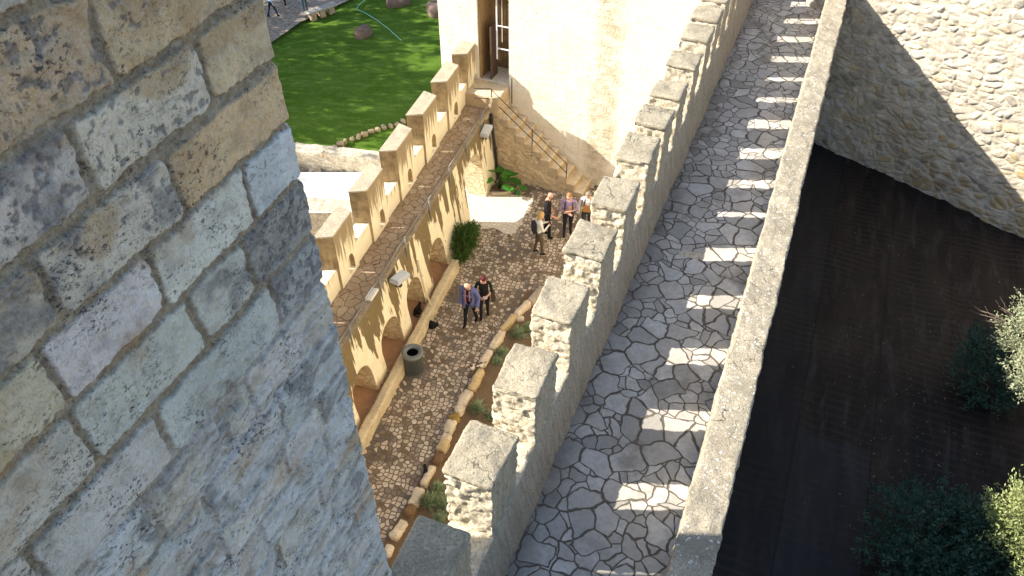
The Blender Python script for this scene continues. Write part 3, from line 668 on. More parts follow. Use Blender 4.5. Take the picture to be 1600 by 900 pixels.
# dry leaves fallen on it
rl = random.Random(3); mb = MB()
for k in range(230):
    c = px(rl.gauss(1440, 90), rl.gauss(640, 120), 4.14); a = rl.uniform(0, 6.3); l = rl.uniform(.008, .026); wd = l * .3
    ux, uy = math.cos(a), math.sin(a)
    mb.add([(c.x - ux * l, c.y - uy * l, 4.13), (c.x + uy * wd, c.y - ux * wd, 4.15), (c.x + ux * l, c.y + uy * l, 4.14), (c.x - uy * wd, c.y + ux * wd, 4.15)], [(0, 1, 2, 3)])
o = mb.build('fallen_leaves', m_plain('dry_leaf', (.32, .3, .16), .8, .4, 40)); tag(o, 'tiny pale dry leaves scattered over the black netting', 'leaves', kind='stuff')

# ================================================================== THE LOW WALL with its own walkway
LW = ZC - 14.3       # 2.7
lw = empty('battlement_wall', 'low cream plastered battlemented wall with dark drip stains, railing and niches', 'wall', (0, 0, 0), -AL)
nich = [(8.9, 9.9), (10.85, 11.95), (12.62, 13.82), (14.4, 15.45), (16.15, 17.3)]
thr = arch(19.55, 21.15, -.3, 1.45, 2.1)
nf = lambda s, z: -7.7 + .3 * (1 - min(1, max(0, z) / LW))
mb = MB(); wall_layer(mb, -8.1, -7.7, 5, 23.2, -.3, LW - .004, [arch(a, b, .14, .95, 1.5) for a, b in nich] + [thr], back=False, mi_soffit=1, nfun=nf)
NICHE = mat_rubble('niche_stone', (.86, .74, .52), (.78, .6, .38), (.8, .68, .46), (.42, .25, .12), lichen=.1, proc=True)
mb.build('inner_face', [PLA, NICHE], lw)
mb = MB(); wall_layer(mb, -8.95, -8.1, 5, 23.2, -.4, LW - .004, [arch((a + b) / 2 - .17, (a + b) / 2 + .17, 1.3, 1.42, 1.45, 2) for a, b in nich] + [arch(19.05, 21.4, -.4, 1.6, 2.15)], mi_soffit=0)
mb.build('wall_core', [NICHE], lw)
MB().box(-8.95, -8.3, 5, 23.2, -8, -.41).build('outer_footing', PLA, lw)
BRICK = m_plain('terracotta_floor', (.44, .26, .15), .9, .35, 6, bump=.5)
for a, b in nich: MB().box(-8.09, -7.3, a - .02 + .03, b - .01, .02, .155).build('niche_floor', BRICK, lw)
# kerb in front of the niches
kerb = rbox('kerb', -7.27, -7.03, 8.0, 17.3, -.05, .42, .05, mat_cap('kerb_stone', (.7, .58, .38), (.32, .24, .13), (.82, .7, .48)), lw, r=.03, disp=cap_disp(.014, 44), wob=.014)
MB().box(-7.75, -7.26, 8, 17.3, -.02, .10).build('kerb_bed', BRICK, lw)
# outer stub parapet + walkway
o = MB().box(-8.6, -7.72, 5, 23.0, LW - .12, LW + .004).build('path', CRAZY); o.rotation_euler = (0, 0, -AL); tag(o, kind='structure')
rbox('edge_coping', -7.86, -7.66, 5, 22.9, LW - .05, LW + .02, .06, mat_cap('edge_stone', (.36, .27, .16), (.14, .1, .06), (.6, .5, .34)), lw, r=.015, disp=cap_disp(.01, 45), wob=.02)
lm = [(8.85, 10.2), (10.85, 12.15), (12.78, 14.1), (14.73, 16.05), (16.68, 18.12), (18.64, 20.05), (20.65, 22.03), (22.54, 24.05)]
LT = ZC - 12.55
for i, (a, b) in enumerate(lm):
    no, ni = -8.96, -8.56 + .01 * i; bl_, br_ = b + .03, b - .13; fl, fr = a, a + .2
    sa, sb = (a + b) / 2 - .17, (a + b) / 2 + .17
    mb = MB()
    # inner skin with a small arched loophole recess, then the skewed core in two halves with a slit between
    wall_layer(mb, ni - .14, ni, fr, br_, LW - .02, LT, [arch(sa + .15, sb + .15, LW + .12, LW + .45, LW + .68, 8)], back=False)
    f14 = fr - .2 * .14 / .4; b14 = br_ + .16 * .14 / .4; nn = ni - .14; ms = (sa + sb) / 2 + .15
    def prism(poly, z0, z1):
        n_ = len(poly); mb.add([(x, y, z0) for x, y in poly] + [(x, y, z1) for x, y in poly], [tuple(range(n_))[::-1], tuple(range(n_, 2 * n_))] + [(k, (k + 1) % n_, n_ + (k + 1) % n_, n_ + k) for k in range(n_)])
    prism([(no, fl), (nn - .0, f14), (nn, ms - .055), (no, ms - .055)], LW - .02, LW + .66)
    prism([(no, ms + .055), (nn, ms + .055), (nn, b14), (no, bl_)], LW - .02, LW + .66)
    prism([(no, fl), (nn, f14), (nn, b14), (no, bl_)], LW + .66, LT)
    mb.add([(ni, fr, LW), (nn, f14, LW), (nn, f14, LT), (ni, fr, LT)], [(0, 1, 2, 3)]); mb.add([(ni, br_, LW), (nn, b14, LW), (nn, b14, LT), (ni, br_, LT)], [(0, 1, 2, 3)])
    o = mb.build('merlon', PLM, lw)
    cp = [(no - .01, fl - .015), (ni + .012, fr - .015), (ni + .012, br_ + .015), (no - .01, bl_ + .015)]
    mb = MB(); prism(cp, LT - .004, LT + .045); c = mb.build('cap', LCAP, o, bevel=.008)
    if i + 1 < len(lm):   # sill between this merlon and the next
        nx_ = lm[i + 1][0]; mb = MB()
        prism([(no + .03, b - .12), (ni - .05, b - .14), (ni - .05, nx_ + .2), (no + .03, nx_ + .1)], LW - .02, LW + .72)
        mb.build('sill_wall', [PLM], lw)

# railing on the edge of the low wall
rl_ = empty('railing', 'thin grey steel railing with two rails along the edge of the low wall walkway', 'railing', (0, 0, 0), -AL)
posts = [9.7, 11.57, 13.36, 15.07, 16.85, 18.55, 20.1, 21.62, 22.87]
for s in posts:
    MB().tube([(-7.655, s - .03, 2.12), (-7.66, s, 3.02)], .022, 8).build('post', METAL, rl_, smooth=True)
for zz in (3.0, 2.68):
    for a, b in zip(posts[:-1], posts[1:]): MB().tube([(-7.66, a, zz), (-7.66, (a + b) / 2, zz - .012), (-7.66, b, zz)], .014, 6).build('rail', METAL, rl_, smooth=True)
# a few white marker blocks and floodlights
FL_H = m_plain('floodlight_grey', (.5, .52, .54), .45, .15, 8); GLASS = m_plain('floodlight_glass', (.75, .74, .68), .25, .12, 5)
def floodlight(loc, rz, pitch, label):
    t = empty('floodlight', label, 'floodlight', loc, rz, 'floodlights fixed to the low wall')
    M_ = Matrix.Rotation(pitch, 4, 'X')
    def tr(o):
        o.data.transform(M_); return o
    hs = tr(MB().box(-.15, .15, -.27, .27, 0, .13).build('housing', FL_H, t, bevel=.02))
    tr(MB().box(-.125, .125, -.24, .24, .131, .15).build('lens', GLASS, hs, bevel=.004))
    MB().box(-.02, .02, -.05, .05, -.25, .02).box(-.16, -.1, -.04, .04, -.3, -.2).build('bracket', IRON, t)
p = W(14.0, -7.42, AL); floodlight((p[0], p[1], 2.42), -AL - R(14), R(-8), 'larger white and grey floodlight on the stained pier beside the walkway')
p = W(21.6, -7.5, AL); floodlight((p[0], p[1], 2.35), -AL, R(10), 'small far floodlight above the arch next to the stairs')
mwhite = m_plain('white_limed_stone', (.8, .76, .66), .9, .1, 20)
p = px(640, 0, 0)
t = rbox('edge_block', -7.84, -7.64, 12.75, 13.2, LW + .0, LW + .075, .03, mwhite, lw, r=.02, disp=cap_disp(.008, 3))
# drainpipes
mb = MB().tube([(-7.56, 15.6, 2.3), (-7.5, 15.6, 1.2), (-7.34, 15.05, .45), (-7.0, 14.95, .03)], .035, 10)
CREAM = m_plain('cream_pipe', (.72, .62, .42), .6, .12, 12)
t = empty('drainpipe', 'slim cream drainpipe running down the plastered wall past the seated black cats', 'drainpipe', (0, 0, 0), -AL)
MB().tube([(-7.50, 15.35, 1.95), (-7.28, 15.2, .9), (-6.98, 15.1, .02)], .03, 10).build('pipe', CREAM, t, smooth=True)
MB().tube([(-7.42, 15.3, 1.5), (-7.36, 15.27, 1.42)], .042, 10).build('collar', CREAM, t, smooth=True)
t = empty('drainpipe', 'dark iron drainpipe in the corner between the arch and the stairs', 'drainpipe', (0, 0, 0), -AL)
MB().tube([(-7.58, 22.35, 2.6), (-7.34, 22.3, .02)], .05, 10).build('pipe', IRON, t, smooth=True)
MB().tube([(-7.44, 22.32, 1.3), (-7.43, 22.32, 1.22)], .065, 10).build('collar', IRON, t, smooth=True)

# ================================================================== FAR BUILDING, landing and stairs
FO = Vector((2.79, 23.17, 0)); FA = math.atan2(-.402, .916)
fb = empty('stone_building', 'tall pale limestone building glaring in full sun at the end of the courtyard', 'building', FO, FA)
def slab(mb, x0, x1, z0, z1): mb.box(x0, x1, 0, .9, z0, z1)
mb = MB(); DX0, DX1, DZ0, DZ1 = -4.30, -3.16, 3.2, 6.2
mb.box(-5.73, DX0, 0, 9, -8, 13); mb.box(DX1, 3.25, 0, 9, -8, 13); mb.box(DX0, DX1, 0, 9, -8, DZ0); mb.box(DX0, DX1, 0, 9, DZ1, 13)
# recess behind the door
mb2 = MB().box(-5.73, DX0, 0, 9, -8, 13).box(DX1, 3.25, 0, 9, -8, 13).box(DX0 , DX1, .002, 9, -8, DZ0 - .002).box(DX0, DX1, .002, 9, DZ1, 13).box(DX0, DX1, 1.15, 9, DZ0, DZ1)
mb2.build('wall', FAC, fb)
PLK = Mat('door_planks'); v_ = PLK.noise(1, 4, .6, PLK.map(PLK.obj, scale=(34, 34, 1.2))); lin = PLK.ramp(PLK.math('FRACT', PLK.math('MULTIPLY', PLK.math('ADD', PLK.sep(PLK.obj)[0], PLK.sep(PLK.obj)[1]), 9)), [(0, 0), (.06, 1), (.94, 1), (1, 0)])
c_ = PLK.mix(v_, (.2, .12, .055), (.45, .3, .15)); c_ = PLK.mix(lin, (.05, .03, .015), c_); c_ = PLK.mix(PLK.ramp(PLK.noise(1.3, 4), [(.5, 0), (.62, .6)]), c_, (.1, .06, .03)); PLK.bump(lin, .6, .02); PLK = PLK.done(c_, .8)
MB().box(DX0 + .01, DX1 - .01, 1.04, 1.14, DZ0 + .003, DZ1).box(DX0 + .02, DX0 + .08, .08, 1.03, DZ0 + .01, DZ1 - .02).build('door', PLK, fb)
mb = MB()
gx0, gx1 = DX0 + .60, DX1 - .06
for xx in (gx0, gx1): mb.box(xx - .02, xx + .02, .22, .26, DZ0 + .75, DZ1 - .02)
for zz in (DZ0 + 1.15, DZ0 + 1.95): mb.box(gx0, gx1, .225, .255, zz - .018, zz + .018)
for k in range(2, 3): mb.box(gx0 + (gx1 - gx0) * k / 5 - .006, gx0 + (gx1 - gx0) * k / 5 + .006, .232, .248, DZ0 + 1.4, DZ1 - .03)
mb.build('upper_gate', m_plain('pale_metal', (.72, .73, .74), .4, .05, 5), fb)
mb = MB(); mb.box(DX0 + .40, DX0 + .44, .1, .62, DZ0 + .01, DZ0 + 1.9); mb.box(DX0 + .02, DX0 + .42, .6, .63, DZ0 + .01, DZ0 + .05)
for k in range(9): mb.box(DX0 + .405, DX0 + .435, .13 + k * .055, .142 + k * .055, DZ0 + .05, DZ0 + 1.85)
mb.build('gate', m_plain('brown_gate', (.09, .06, .045), .6, .2, 10), fb)
# landing in front of the door
st = empty('stone_staircase', 'worn sandstone steps with iron railing climbing the sunlit building to the walkway door', 'staircase', FO, FA)
NS = 11; X0 = -3.45; run = 3.45 / NS; rise = LW / NS
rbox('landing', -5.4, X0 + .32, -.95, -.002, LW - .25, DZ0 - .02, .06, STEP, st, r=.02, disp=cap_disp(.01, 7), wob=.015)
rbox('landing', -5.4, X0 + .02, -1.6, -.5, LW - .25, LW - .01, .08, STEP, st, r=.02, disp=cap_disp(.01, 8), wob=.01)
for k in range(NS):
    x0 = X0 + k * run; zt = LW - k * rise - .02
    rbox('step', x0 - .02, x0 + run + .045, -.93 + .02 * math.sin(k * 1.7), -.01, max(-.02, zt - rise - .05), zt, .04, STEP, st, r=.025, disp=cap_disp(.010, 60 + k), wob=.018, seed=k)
# side wall under the steps
nx_, nz_ = 110, 80
X, T_ = np.meshgrid(np.linspace(X0 - 1.9, .02, nx_), np.linspace(0, 1, nz_), indexing='ij'); x = X.ravel(); tt = T_.ravel()
topz = np.clip(LW - (x - X0) / run * rise - .10, .02, LW - .25); z = tt * topz; P = np.stack([x, x * 0, z], 1)
f1, f2, cid = voro(np.stack([x / .3, x * 0, z / .2], 1) + .3 * np.stack([vnoise(P * 4, 1), x * 0, vnoise(P * 4, 2)], 1), 3); b = sstep(f2 - f1, .03, .35)
V = np.stack([x, -.9 - .04 * b - .02 * fbm(P * 7, 3, 3), z], 1)
i, j = np.meshgrid(np.arange(nx_ - 1), np.arange(nz_ - 1), indexing='ij'); i = i.ravel(); j = j.ravel()
mesh_np('side_wall', V, np.stack([i * nz_ + j, (i + 1) * nz_ + j, (i + 1) * nz_ + j + 1, i * nz_ + j + 1], 1), SIDE, st, attrs={'h': b})
prof = [(X0 - 1.9, -.4), (X0 - 1.9, LW - .3), (X0, LW - .3)] + [(X0 + k * run, LW - k * rise - .12) for k in range(1, NS)] + [(0, .0), (0, -.4)]
nP = len(prof); MB().add([(a, -.88, c) for a, c in prof] + [(a, -.02, c) for a, c in prof], [tuple(range(nP)), tuple(range(nP, 2 * nP))[::-1]] + [(k, (k + 1) % nP, nP + (k + 1) % nP, nP + k) for k in range(nP)]).build('core', SIDE, st)
sr = empty('railing', 'dark iron handrail with two bars down the open side of the sandstone stairs', 'railing', FO, FA)
def zst(x): return LW - (x - X0) / run * rise
ps = [X0 + .05, X0 + 1.55, X0 + 2.85]
for x in ps: MB().tube([(x, -.9, max(0, zst(x) - .35)), (x, -.9, zst(x) + .8)], .018, 8).build('post', IRON, sr, smooth=True)
for dz in (.78, .42): MB().tube([(ps[0], -.9, zst(ps[0]) + dz), (ps[-1], -.9, zst(ps[-1]) + dz)], .014, 6).build('rail', IRON, sr, smooth=True)
for dz in (.78, .42): MB().tube([(X0 + .05, -.9, LW + dz), (X0 - .35, -1.05, LW + dz), (X0 - .5, -1.1, LW + dz)], .014, 6).build('rail', IRON, sr, smooth=True)
MB().tube([(X0 + .45, -.12, LW - .1), (X0 + .45, -.12, LW + .85)], .018, 8).build('post', IRON, sr, smooth=True)
s2 = empty('railing', 'short pale railing on the wall side near the foot of the stairs, casting thin shadows', 'railing', FO, FA)
PM = m_plain('pale_rail', (.6, .57, .5), .5, .1, 10)
MB().tube([(-.98, -.1, .35), (-.98, -.1, 1.45)], .016, 8).build('post', PM, s2, smooth=True)
for dz in (1.4, 1.1, .8): MB().tube([(-.98, -.1, dz), (-.35, -.1, dz - .5)], .011, 6).build('rail', PM, s2, smooth=True)

# ================================================================== TERRACE walls on the left
def block_wall(name, label, p0, p1, z0, z1, th, seed, mat, pr=.10):
    d = (p1 - p0); L = math.hypot(d.x, d.y); a = math.atan2(d.y, d.x)
    P, F, h = rboxVF(0, L, 0, th, z0, z1, pr, .03, rub_disp((.25, .25, .16), .04, seed), .01, seed)
    o = mesh_np(name, P, F, mat, attrs={'h': h}); o.location = (p0.x, p0.y, 0); o.rotation_euler = (0, 0, a); tag(o, label, 'wall'); return o
block_wall('retaining_wall', 'low sunlit rubble wall holding up the edge of the green lawn', Vector((-16, 32.0, 0)), Vector((-1.2, 29.35, 0)), -5.2, LZ + .18, .7, 3, RW, .08)
block_wall('retaining_wall', 'lower rubble wall under the bright paved terrace beside the nearest cream merlon', Vector((-20, 28.8, 0)), Vector((-1.5, 26.6, 0)), -8, -4.55, .9, 4, RW, .09)
# stones edging the lawn
edge_pts = [px(505, 243, LZ), px(540, 222, LZ), px(580, 207, LZ), px(620, 195, LZ), px(660, 184, LZ)]
rk = random.Random(9); STN = mat_cap('edging_rock', (.46, .34, .22), (.2, .14, .08), (.66, .54, .38))
for k in range(17):
    t = k / 16 * 3.999; i = int(t); q = edge_pts[i].lerp(edge_pts[i + 1], t - i)
    o = rbox('edging_stone', -.15, .15, -.09, .09, -.05, .2 + rk.uniform(-.05, .05), .07, STN, r=.1, disp=cap_disp(.04, 300 + k), wob=.03, seed=k)
    o.location = (q.x, q.y, LZ - .02); o.rotation_euler = (0, 0, rk.uniform(0, 3)); tag(o, 'small rough stone in the curved row edging the lawn', 'stone', 'stones edging the lawn')
# lawn rocks
ROCK = mat_cap('brown_rock', (.2, .14, .11), (.07, .05, .045), (.32, .25, .2))
for (u, v, sx, sy, sz, ang, lab) in [(568, 57, .55, .38, .62, .9, 'brown oval boulder alone in the middle of the lawn'), (622, 8, .7, .5, .6, .2, 'brown boulder farthest up the lawn, partly out of view'), (684, 20, .6, .6, .7, .4, 'brown boulder half behind the corner of the building')]:
    P, F, h = rboxVF(-sx, sx, -sy, sy, -.2, sz, .09, .35, lambda P, D: (.06 * fbm(P * 2.4, 5, 3), np.ones(len(P))), .05, int(u))
    q = px(u, v, LZ); o = mesh_np('boulder', P, F, ROCK, attrs={'h': h}); o.location = (q.x, q.y, LZ); o.rotation_euler = (0, 0, ang); tag(o, lab, 'boulder')
# garden hose
hp_ = [px(x, y, LZ + .17) for x, y in [(575, -4), (563, 6), (556, 14), (572, 21), (590, 32), (607, 45), (627, 63)]]
o = MB().tube(hp_, .018, 6).build('garden_hose', m_plain('hose', (.25, .6, .5), .5, .1, 10), smooth=True); tag(o, 'thin pale green garden hose lying across the lawn', 'hose')
# bench
b0, b1 = px(479, 22, LZ + .45), px(524, 7, LZ + .45); dv = (b1 - b0); L_ = dv.length; ba = math.atan2(dv.y, dv.x)
bn = empty('stone_bench', 'long grey stone bench on rough blocks beside the path', 'bench', (b0.x, b0.y, LZ + .1), ba)
rbox('seat', 0, L_, -.25, .25, .34, .46, .08, mat_cap('bench_slab', (.46, .42, .36), (.2, .18, .15), (.6, .56, .5)), bn, r=.03, disp=cap_disp(.015, 9))
for x in (.15, L_ / 2 - .2, L_ - .55): rbox('leg', x, x + .38, -.22, .22, -.1, .345, .07, STN, bn, r=.05, disp=cap_disp(.03, 10), wob=.02)

# ================================================================== EDGING STONES of the soil bed
est = [((828, 472), (847, 452), .17, 'g', 'flat grey kerb slab at the far end of the soil bed edging'),
       ((806, 493), (826, 474), .13, 'p', 'long pale edging stone just before the far grey slab'),
       ((783, 517), (804, 495), .13, 'y', 'long ochre edging stone with a small round stone beside it'),
       ((767, 547), (785, 519), .15, 'p', 'tall pale edging stone between two ochre ones'),
       ((753, 571), (765, 549), .14, 'p', 'pale edging stone next to the white and brown cat'),
       ((735, 611), (752, 577), .13, 'y', 'long ochre edging stone on the near side of the white and brown cat'),
       ((720, 634), (734, 612), .17, 'p', 'thick pale edging stone between long ochre stone and square block'),
       ((715, 644), (724, 637), .17, 'w', 'small square whitish edging block'),
       ((705, 656), (716, 650), .17, 'd', 'dark mossy yellow edging stone'),
       ((699, 677), (707, 660), .16, 'p', 'upright pale edging stone beyond the mossy one'),
       ((694, 689), (700, 679), .15, 'p', 'small pale rounded edging stone'),
       ((688, 706), (696, 690), .17, 'y', 'bright yellow rounded edging stone'),
       ((682, 724), (690, 708), .16, 'b', 'dull brown sunken edging stone'),
       ((662, 758), (677, 730), .12, 'p', 'long pale curved edging stone beside the near black cat'),
       ((645, 790), (657, 764), .17, 'w', 'stout whitish edging stone with a round hollow'),
       ((636, 806), (646, 794), .15, 'b', 'dark brown edging stone partly covered by earth'),
       ((622, 828), (632, 812), .15, 'p', 'second stone from the near end of the edging'),
       ((614, 841), (622, 829), .15, 'w', 'pale blocky stone almost at the near end of the edging'),
       ((604, 868), (612, 852), .14, 'p', 'nearest edging stone beside the tower corner')]
ecol = {'g': mat_cap('edging_grey', (.44, .36, .27)), 'p': mat_cap('edging_pale', (.7, .58, .42), (.32, .23, .14), (.8, .7, .54)), 'y': mat_cap('edging_ochre', (.6, .46, .25), (.3, .18, .07), (.72, .55, .3)),
        'w': mat_cap('edging_whitish', (.72, .6, .44), (.34, .25, .15), (.8, .7, .54)), 'd': mat_cap('edging_mossy', (.36, .23, .06), (.13, .09, .03), (.5, .36, .12)), 'b': mat_cap('edging_brown', (.2, .12, .06), (.09, .05, .025), (.3, .2, .11))}
for k, (a, b, wd, c, lab) in enumerate(est):
    A = px(a[0], a[1], .1); B = px(b[0], b[1], .1); d = B - A; L = max(d.length + .04, .24); m_ = (A + B) / 2
    P, F, h = rboxVF(-L / 2, L / 2, -wd * .8, wd * .8, -.1, .2 + .03 * math.sin(k * 3), .035, .07, cap_disp(.022, 400 + k), .03, 400 + k)
    o = mesh_np('edging_stone', P, F, ecol[c]); o.location = (m_.x, m_.y, 0); o.rotation_euler = (0, 0, math.atan2(d.y, d.x)); tag(o, lab, 'stone', 'stones edging the soil bed')
q = px(812, 501, 0); o = rbox('small_stone', -.13, .13, -.1, .1, -.03, .15, .03, ecol['p'], r=.09, disp=cap_disp(.02, 4)); o.location = q; tag(o, 'small round pale stone lying loose on the soil by the edging', 'stone')

# ================================================================== PLANTS
def leaves_np(C, Nrm, size, rng, aspect=2.6):
    """one leaf quad (bent diamond) per centre"""
    n = len(C); a = rng.normal(size=(n, 3)) * .7 + Nrm; a /= np.linalg.norm(a, axis=1, keepdims=True)
    b = np.cross(a, rng.normal(size=(n, 3))); b /= np.linalg.norm(b, axis=1, keepdims=True)
    l = size * rng.uniform(.6, 1.3, (n, 1)); w_ = l / aspect
    V = np.stack([C - a * l * .5, C + b * w_ * .5, C + a * l * .5, C - b * w_ * .5], 1).reshape(-1, 3)
    return V, np.arange(4 * n).reshape(n, 4)
def bushy(parent, name, c, rad, n_twig, per, size, mat, seed, shell=.55, stalk=None, mask=None, spread=.09):
    rng = np.random.default_rng(seed)
    D = rng.normal(size=(n_twig, 3)); D /= np.linalg.norm(D, axis=1, keepdims=True)
    lump = 1 + .42 * fbm(D * 2.2 + seed, seed, 3)
    r = rng.uniform(shell, 1, n_twig) ** .7 * lump
    C = np.array(c) + D * r[:, None] * np.array(rad)
    if mask is not None:
        k = mask(C); C = C[k]; D = D[k]
    nt = len(C); t = rng.uniform(0, 1, (nt, per, 1)); dirn = D * .8 + rng.normal(size=(nt, 3)) * .45 + np.array([0, 0, .35]); dirn /= np.linalg.norm(dirn, axis=1, keepdims=True)
    Q = C[:, None] + dirn[:, None] * t * spread * 2.2 + rng.normal(size=(nt, per, 3)) * spread * .28
    Q = Q.reshape(-1, 3); Nn = np.repeat(dirn, per, 0)
    V, F = leaves_np(Q, Nn, size, rng); hh = np.repeat(rng.uniform(0, 1, len(Q)) * .6 + np.repeat(rng.uniform(0, .4, nt), per), 4)
    o = mesh_np(name, V, F, mat, parent, smooth=False, attrs={'h': hh}); return o, C
BARK = m_plain('bark', (.16, .12, .09), .95, .3, 25, bump=.7)
OLIVE = mat_leaf('silvery_leaf', (.17, .2, .1), (.5, .51, .33)); DARKL = mat_leaf('dark_leaf', (.018, .055, .04), (.06, .12, .085)); GREEN = mat_leaf('bush_leaf', (.03, .075, .015), (.09, .17, .03))
GG = mat_leaf('greygreen_leaf', (.2, .26, .14), (.4, .48, .28)); BIG = mat_leaf('broad_leaf', (.03, .14, .015), (.1, .3, .04), .25)
def shrub_tree(label, base, crowns, mat, seed, n, size, bare=None, per=22):
    t = empty('shrub_tree', label, 'tree', base)
    rs = random.Random(seed); top = crowns[0][0]
    loc = [tuple(a - b for a, b in zip(c, base)) for c, r in crowns]
    mid = (loc[0][0] * .4, loc[0][1] * .4, loc[0][2] * .45)
    MB().tube([(0, 0, -.1), mid, (loc[0][0] * .8, loc[0][1] * .8, loc[0][2] * .8)], [.11, .08, .05], 10).build('trunk', BARK, t, smooth=True)
    mb = MB()
    for (c, r), l in zip(crowns, loc):
        for k in range(11):
            d = Vector((rs.gauss(0, 1), rs.gauss(0, 1), rs.gauss(.3, .8))).normalized(); e = Vector(l) + Vector((d.x * r[0], d.y * r[1], d.z * r[2])) * .85
            m = Vector(mid).lerp(e, .55) + Vector((rs.gauss(0, .06), rs.gauss(0, .06), .1)); mb.tube([mid, m, e], [.035, .02, .006], 6)
    if bare:
        for e in bare:
            e = Vector(e) - Vector(base); s_ = Vector(loc[0]) .lerp(e, .35); mb.tube([s_, s_.lerp(e, .6) + Vector((0, 0, .05)), e], [.016, .009, .003], 5)
            for k in range(5):
                q = s_.lerp(e, .35 + .13 * k); f = q + Vector((rs.gauss(0, .13), rs.gauss(0, .13), rs.uniform(.0, .2))) + (e - s_) * .22; mb.tube([q, f], [.006, .002], 4)
    mb.build('limb', BARK, t, smooth=True)
    for i, ((c, r), l) in enumerate(zip(crowns, loc)):
        bushy(t, 'crown', l, r, n, per, size, mat, seed + i, shell=.25, spread=.13)
    return t
shrub_tree('sunlit silvery green tree with bare twigs sticking out over the netting', (9.9, 10.2, 4.0), [((9.9, 10.2, 5.95), (.55, .6, .6)), ((9.7, 9.4, 5.75), (.4, .45, .42)), ((10.7, 10.7, 5.7), (.7, .8, .8)), ((10.3, 8.7, 5.2), (.5, .55, .6))], OLIVE, 11, 330, .065, bare=[tuple(px(1527, 490, 6.05)), tuple(px(1560, 478, 6.1)), tuple(px(1523, 482, 6.0)), tuple(px(1535, 500, 5.9))])
shrub_tree('sunlit yellowish green tree next to the dark bluish bush', (8.3, 6.3, 4.0), [((8.0, 6.45, 5.75), (.38, .5, .4)), ((8.75, 6.3, 5.8), (.6, .7, .5)), ((8.2, 5.5, 5.75), (.5, .5, .45))], mat_leaf('yellow_green_leaf', (.15, .2, .06), (.44, .46, .2)), 21, 360, .06)
c3 = px(1455, 835, 4.9)
shrub_tree('dark bluish green bush in deep shade on the netting', (c3.x, c3.y, 4.0), [((c3.x, c3.y, 4.75), (.85, .85, .65)), ((c3.x + .75, c3.y - .1, 4.7), (.7, .8, .6)), ((c3.x + .3, c3.y - .8, 4.6), (.9, .7, .6))], DARKL, 31, 420, .075)
c4 = px(1550, 575, 4.7)
shrub_tree('small dark shaded bush behind the silvery tree', (c4.x, c4.y, 4.0), [((c4.x, c4.y, 4.6), (.6, .8, .5))], DARKL, 41, 380, .07)
# clipped bush by the low wall
p = W(18.2, -7.12, AL); t = empty('bush', 'dense dark green bush growing against the foot of the cream wall', 'bush', (p[0], p[1], 0), -AL)
for k in range(5): pass
bushy(t, 'foliage', (0, 0, .48), (.25, .72, .5), 800, 26, .05, GREEN, 3, shell=.45)
mb = MB()
for k in range(7): mb.tube([(0, -.5 + k * .17, -.02), (random.uniform(-.1, .1), -.55 + k * .19, .8)], [.02, .008], 6)
mb.build('stem', BARK, t, smooth=True)
# broad-leaved plants
def broad_plant(label, q, n, h, size, seed):
    t = empty('leafy_plant', label, 'plant', q); rs = random.Random(seed); V = []; F = []; H = []; st_ = MB()
    for k in range(n):
        a = rs.uniform(0, 6.28); e = Vector((math.cos(a) * rs.uniform(.15, .9) * h * .6, math.sin(a) * rs.uniform(.15, .9) * h * .6, h * rs.uniform(.5, 1)))
        st_.tube([(0, 0, 0), e * .55 + Vector((0, 0, .08)), e], [.014, .01, .006], 5)
        d = Vector((math.cos(a), math.sin(a), rs.uniform(-.5, .1))).normalized(); sd = Vector((-math.sin(a), math.cos(a), rs.uniform(-.3, .3))).normalized(); up = d.cross(sd)
        s = size * rs.uniform(.7, 1.2); b = len(V)
        for (u, w_, z) in [(0, 0, 0), (.12, .3, .03), (.45, .34, .05), (.8, .15, .0), (1, 0, -.06), (.8, -.15, .0), (.45, -.34, .05), (.12, -.3, .03), (.45, 0, 0)]:
            V.append(tuple(e + d * u * s + sd * w_ * s + up * z * s * -1)); H.append(rs.uniform(0, .2) + k / n * .8)
        F += [(b + i, b + i + 1, b + 8, b + 8) for i in range(0)]
        for i in range(8): F.append((b + i, b + (i + 1) % 8, b + 8))
    st_.build('stem', GREEN, t, smooth=True); mesh_np('foliage', V, F, BIG, t, attrs={'h': H})
broad_plant('large broad leaved green plant at the foot of the stairs wall', px(780, 296, 0), 15, .85, .36, 4)
broad_plant('small broad leaved green plant at the edge of the bright paving', px(806, 304, 0), 7, .45, .26, 6)
# low curb round the big plant
cb = [px(u, v, .06) for u, v in [(768, 303), (790, 302), (806, 297), (812, 290)]]
o = MB().tube(cb, .06, 8).build('planter_curb', STEP, smooth=True); tag(o, 'low curved stone curb around the broad leaved plant', 'curb')
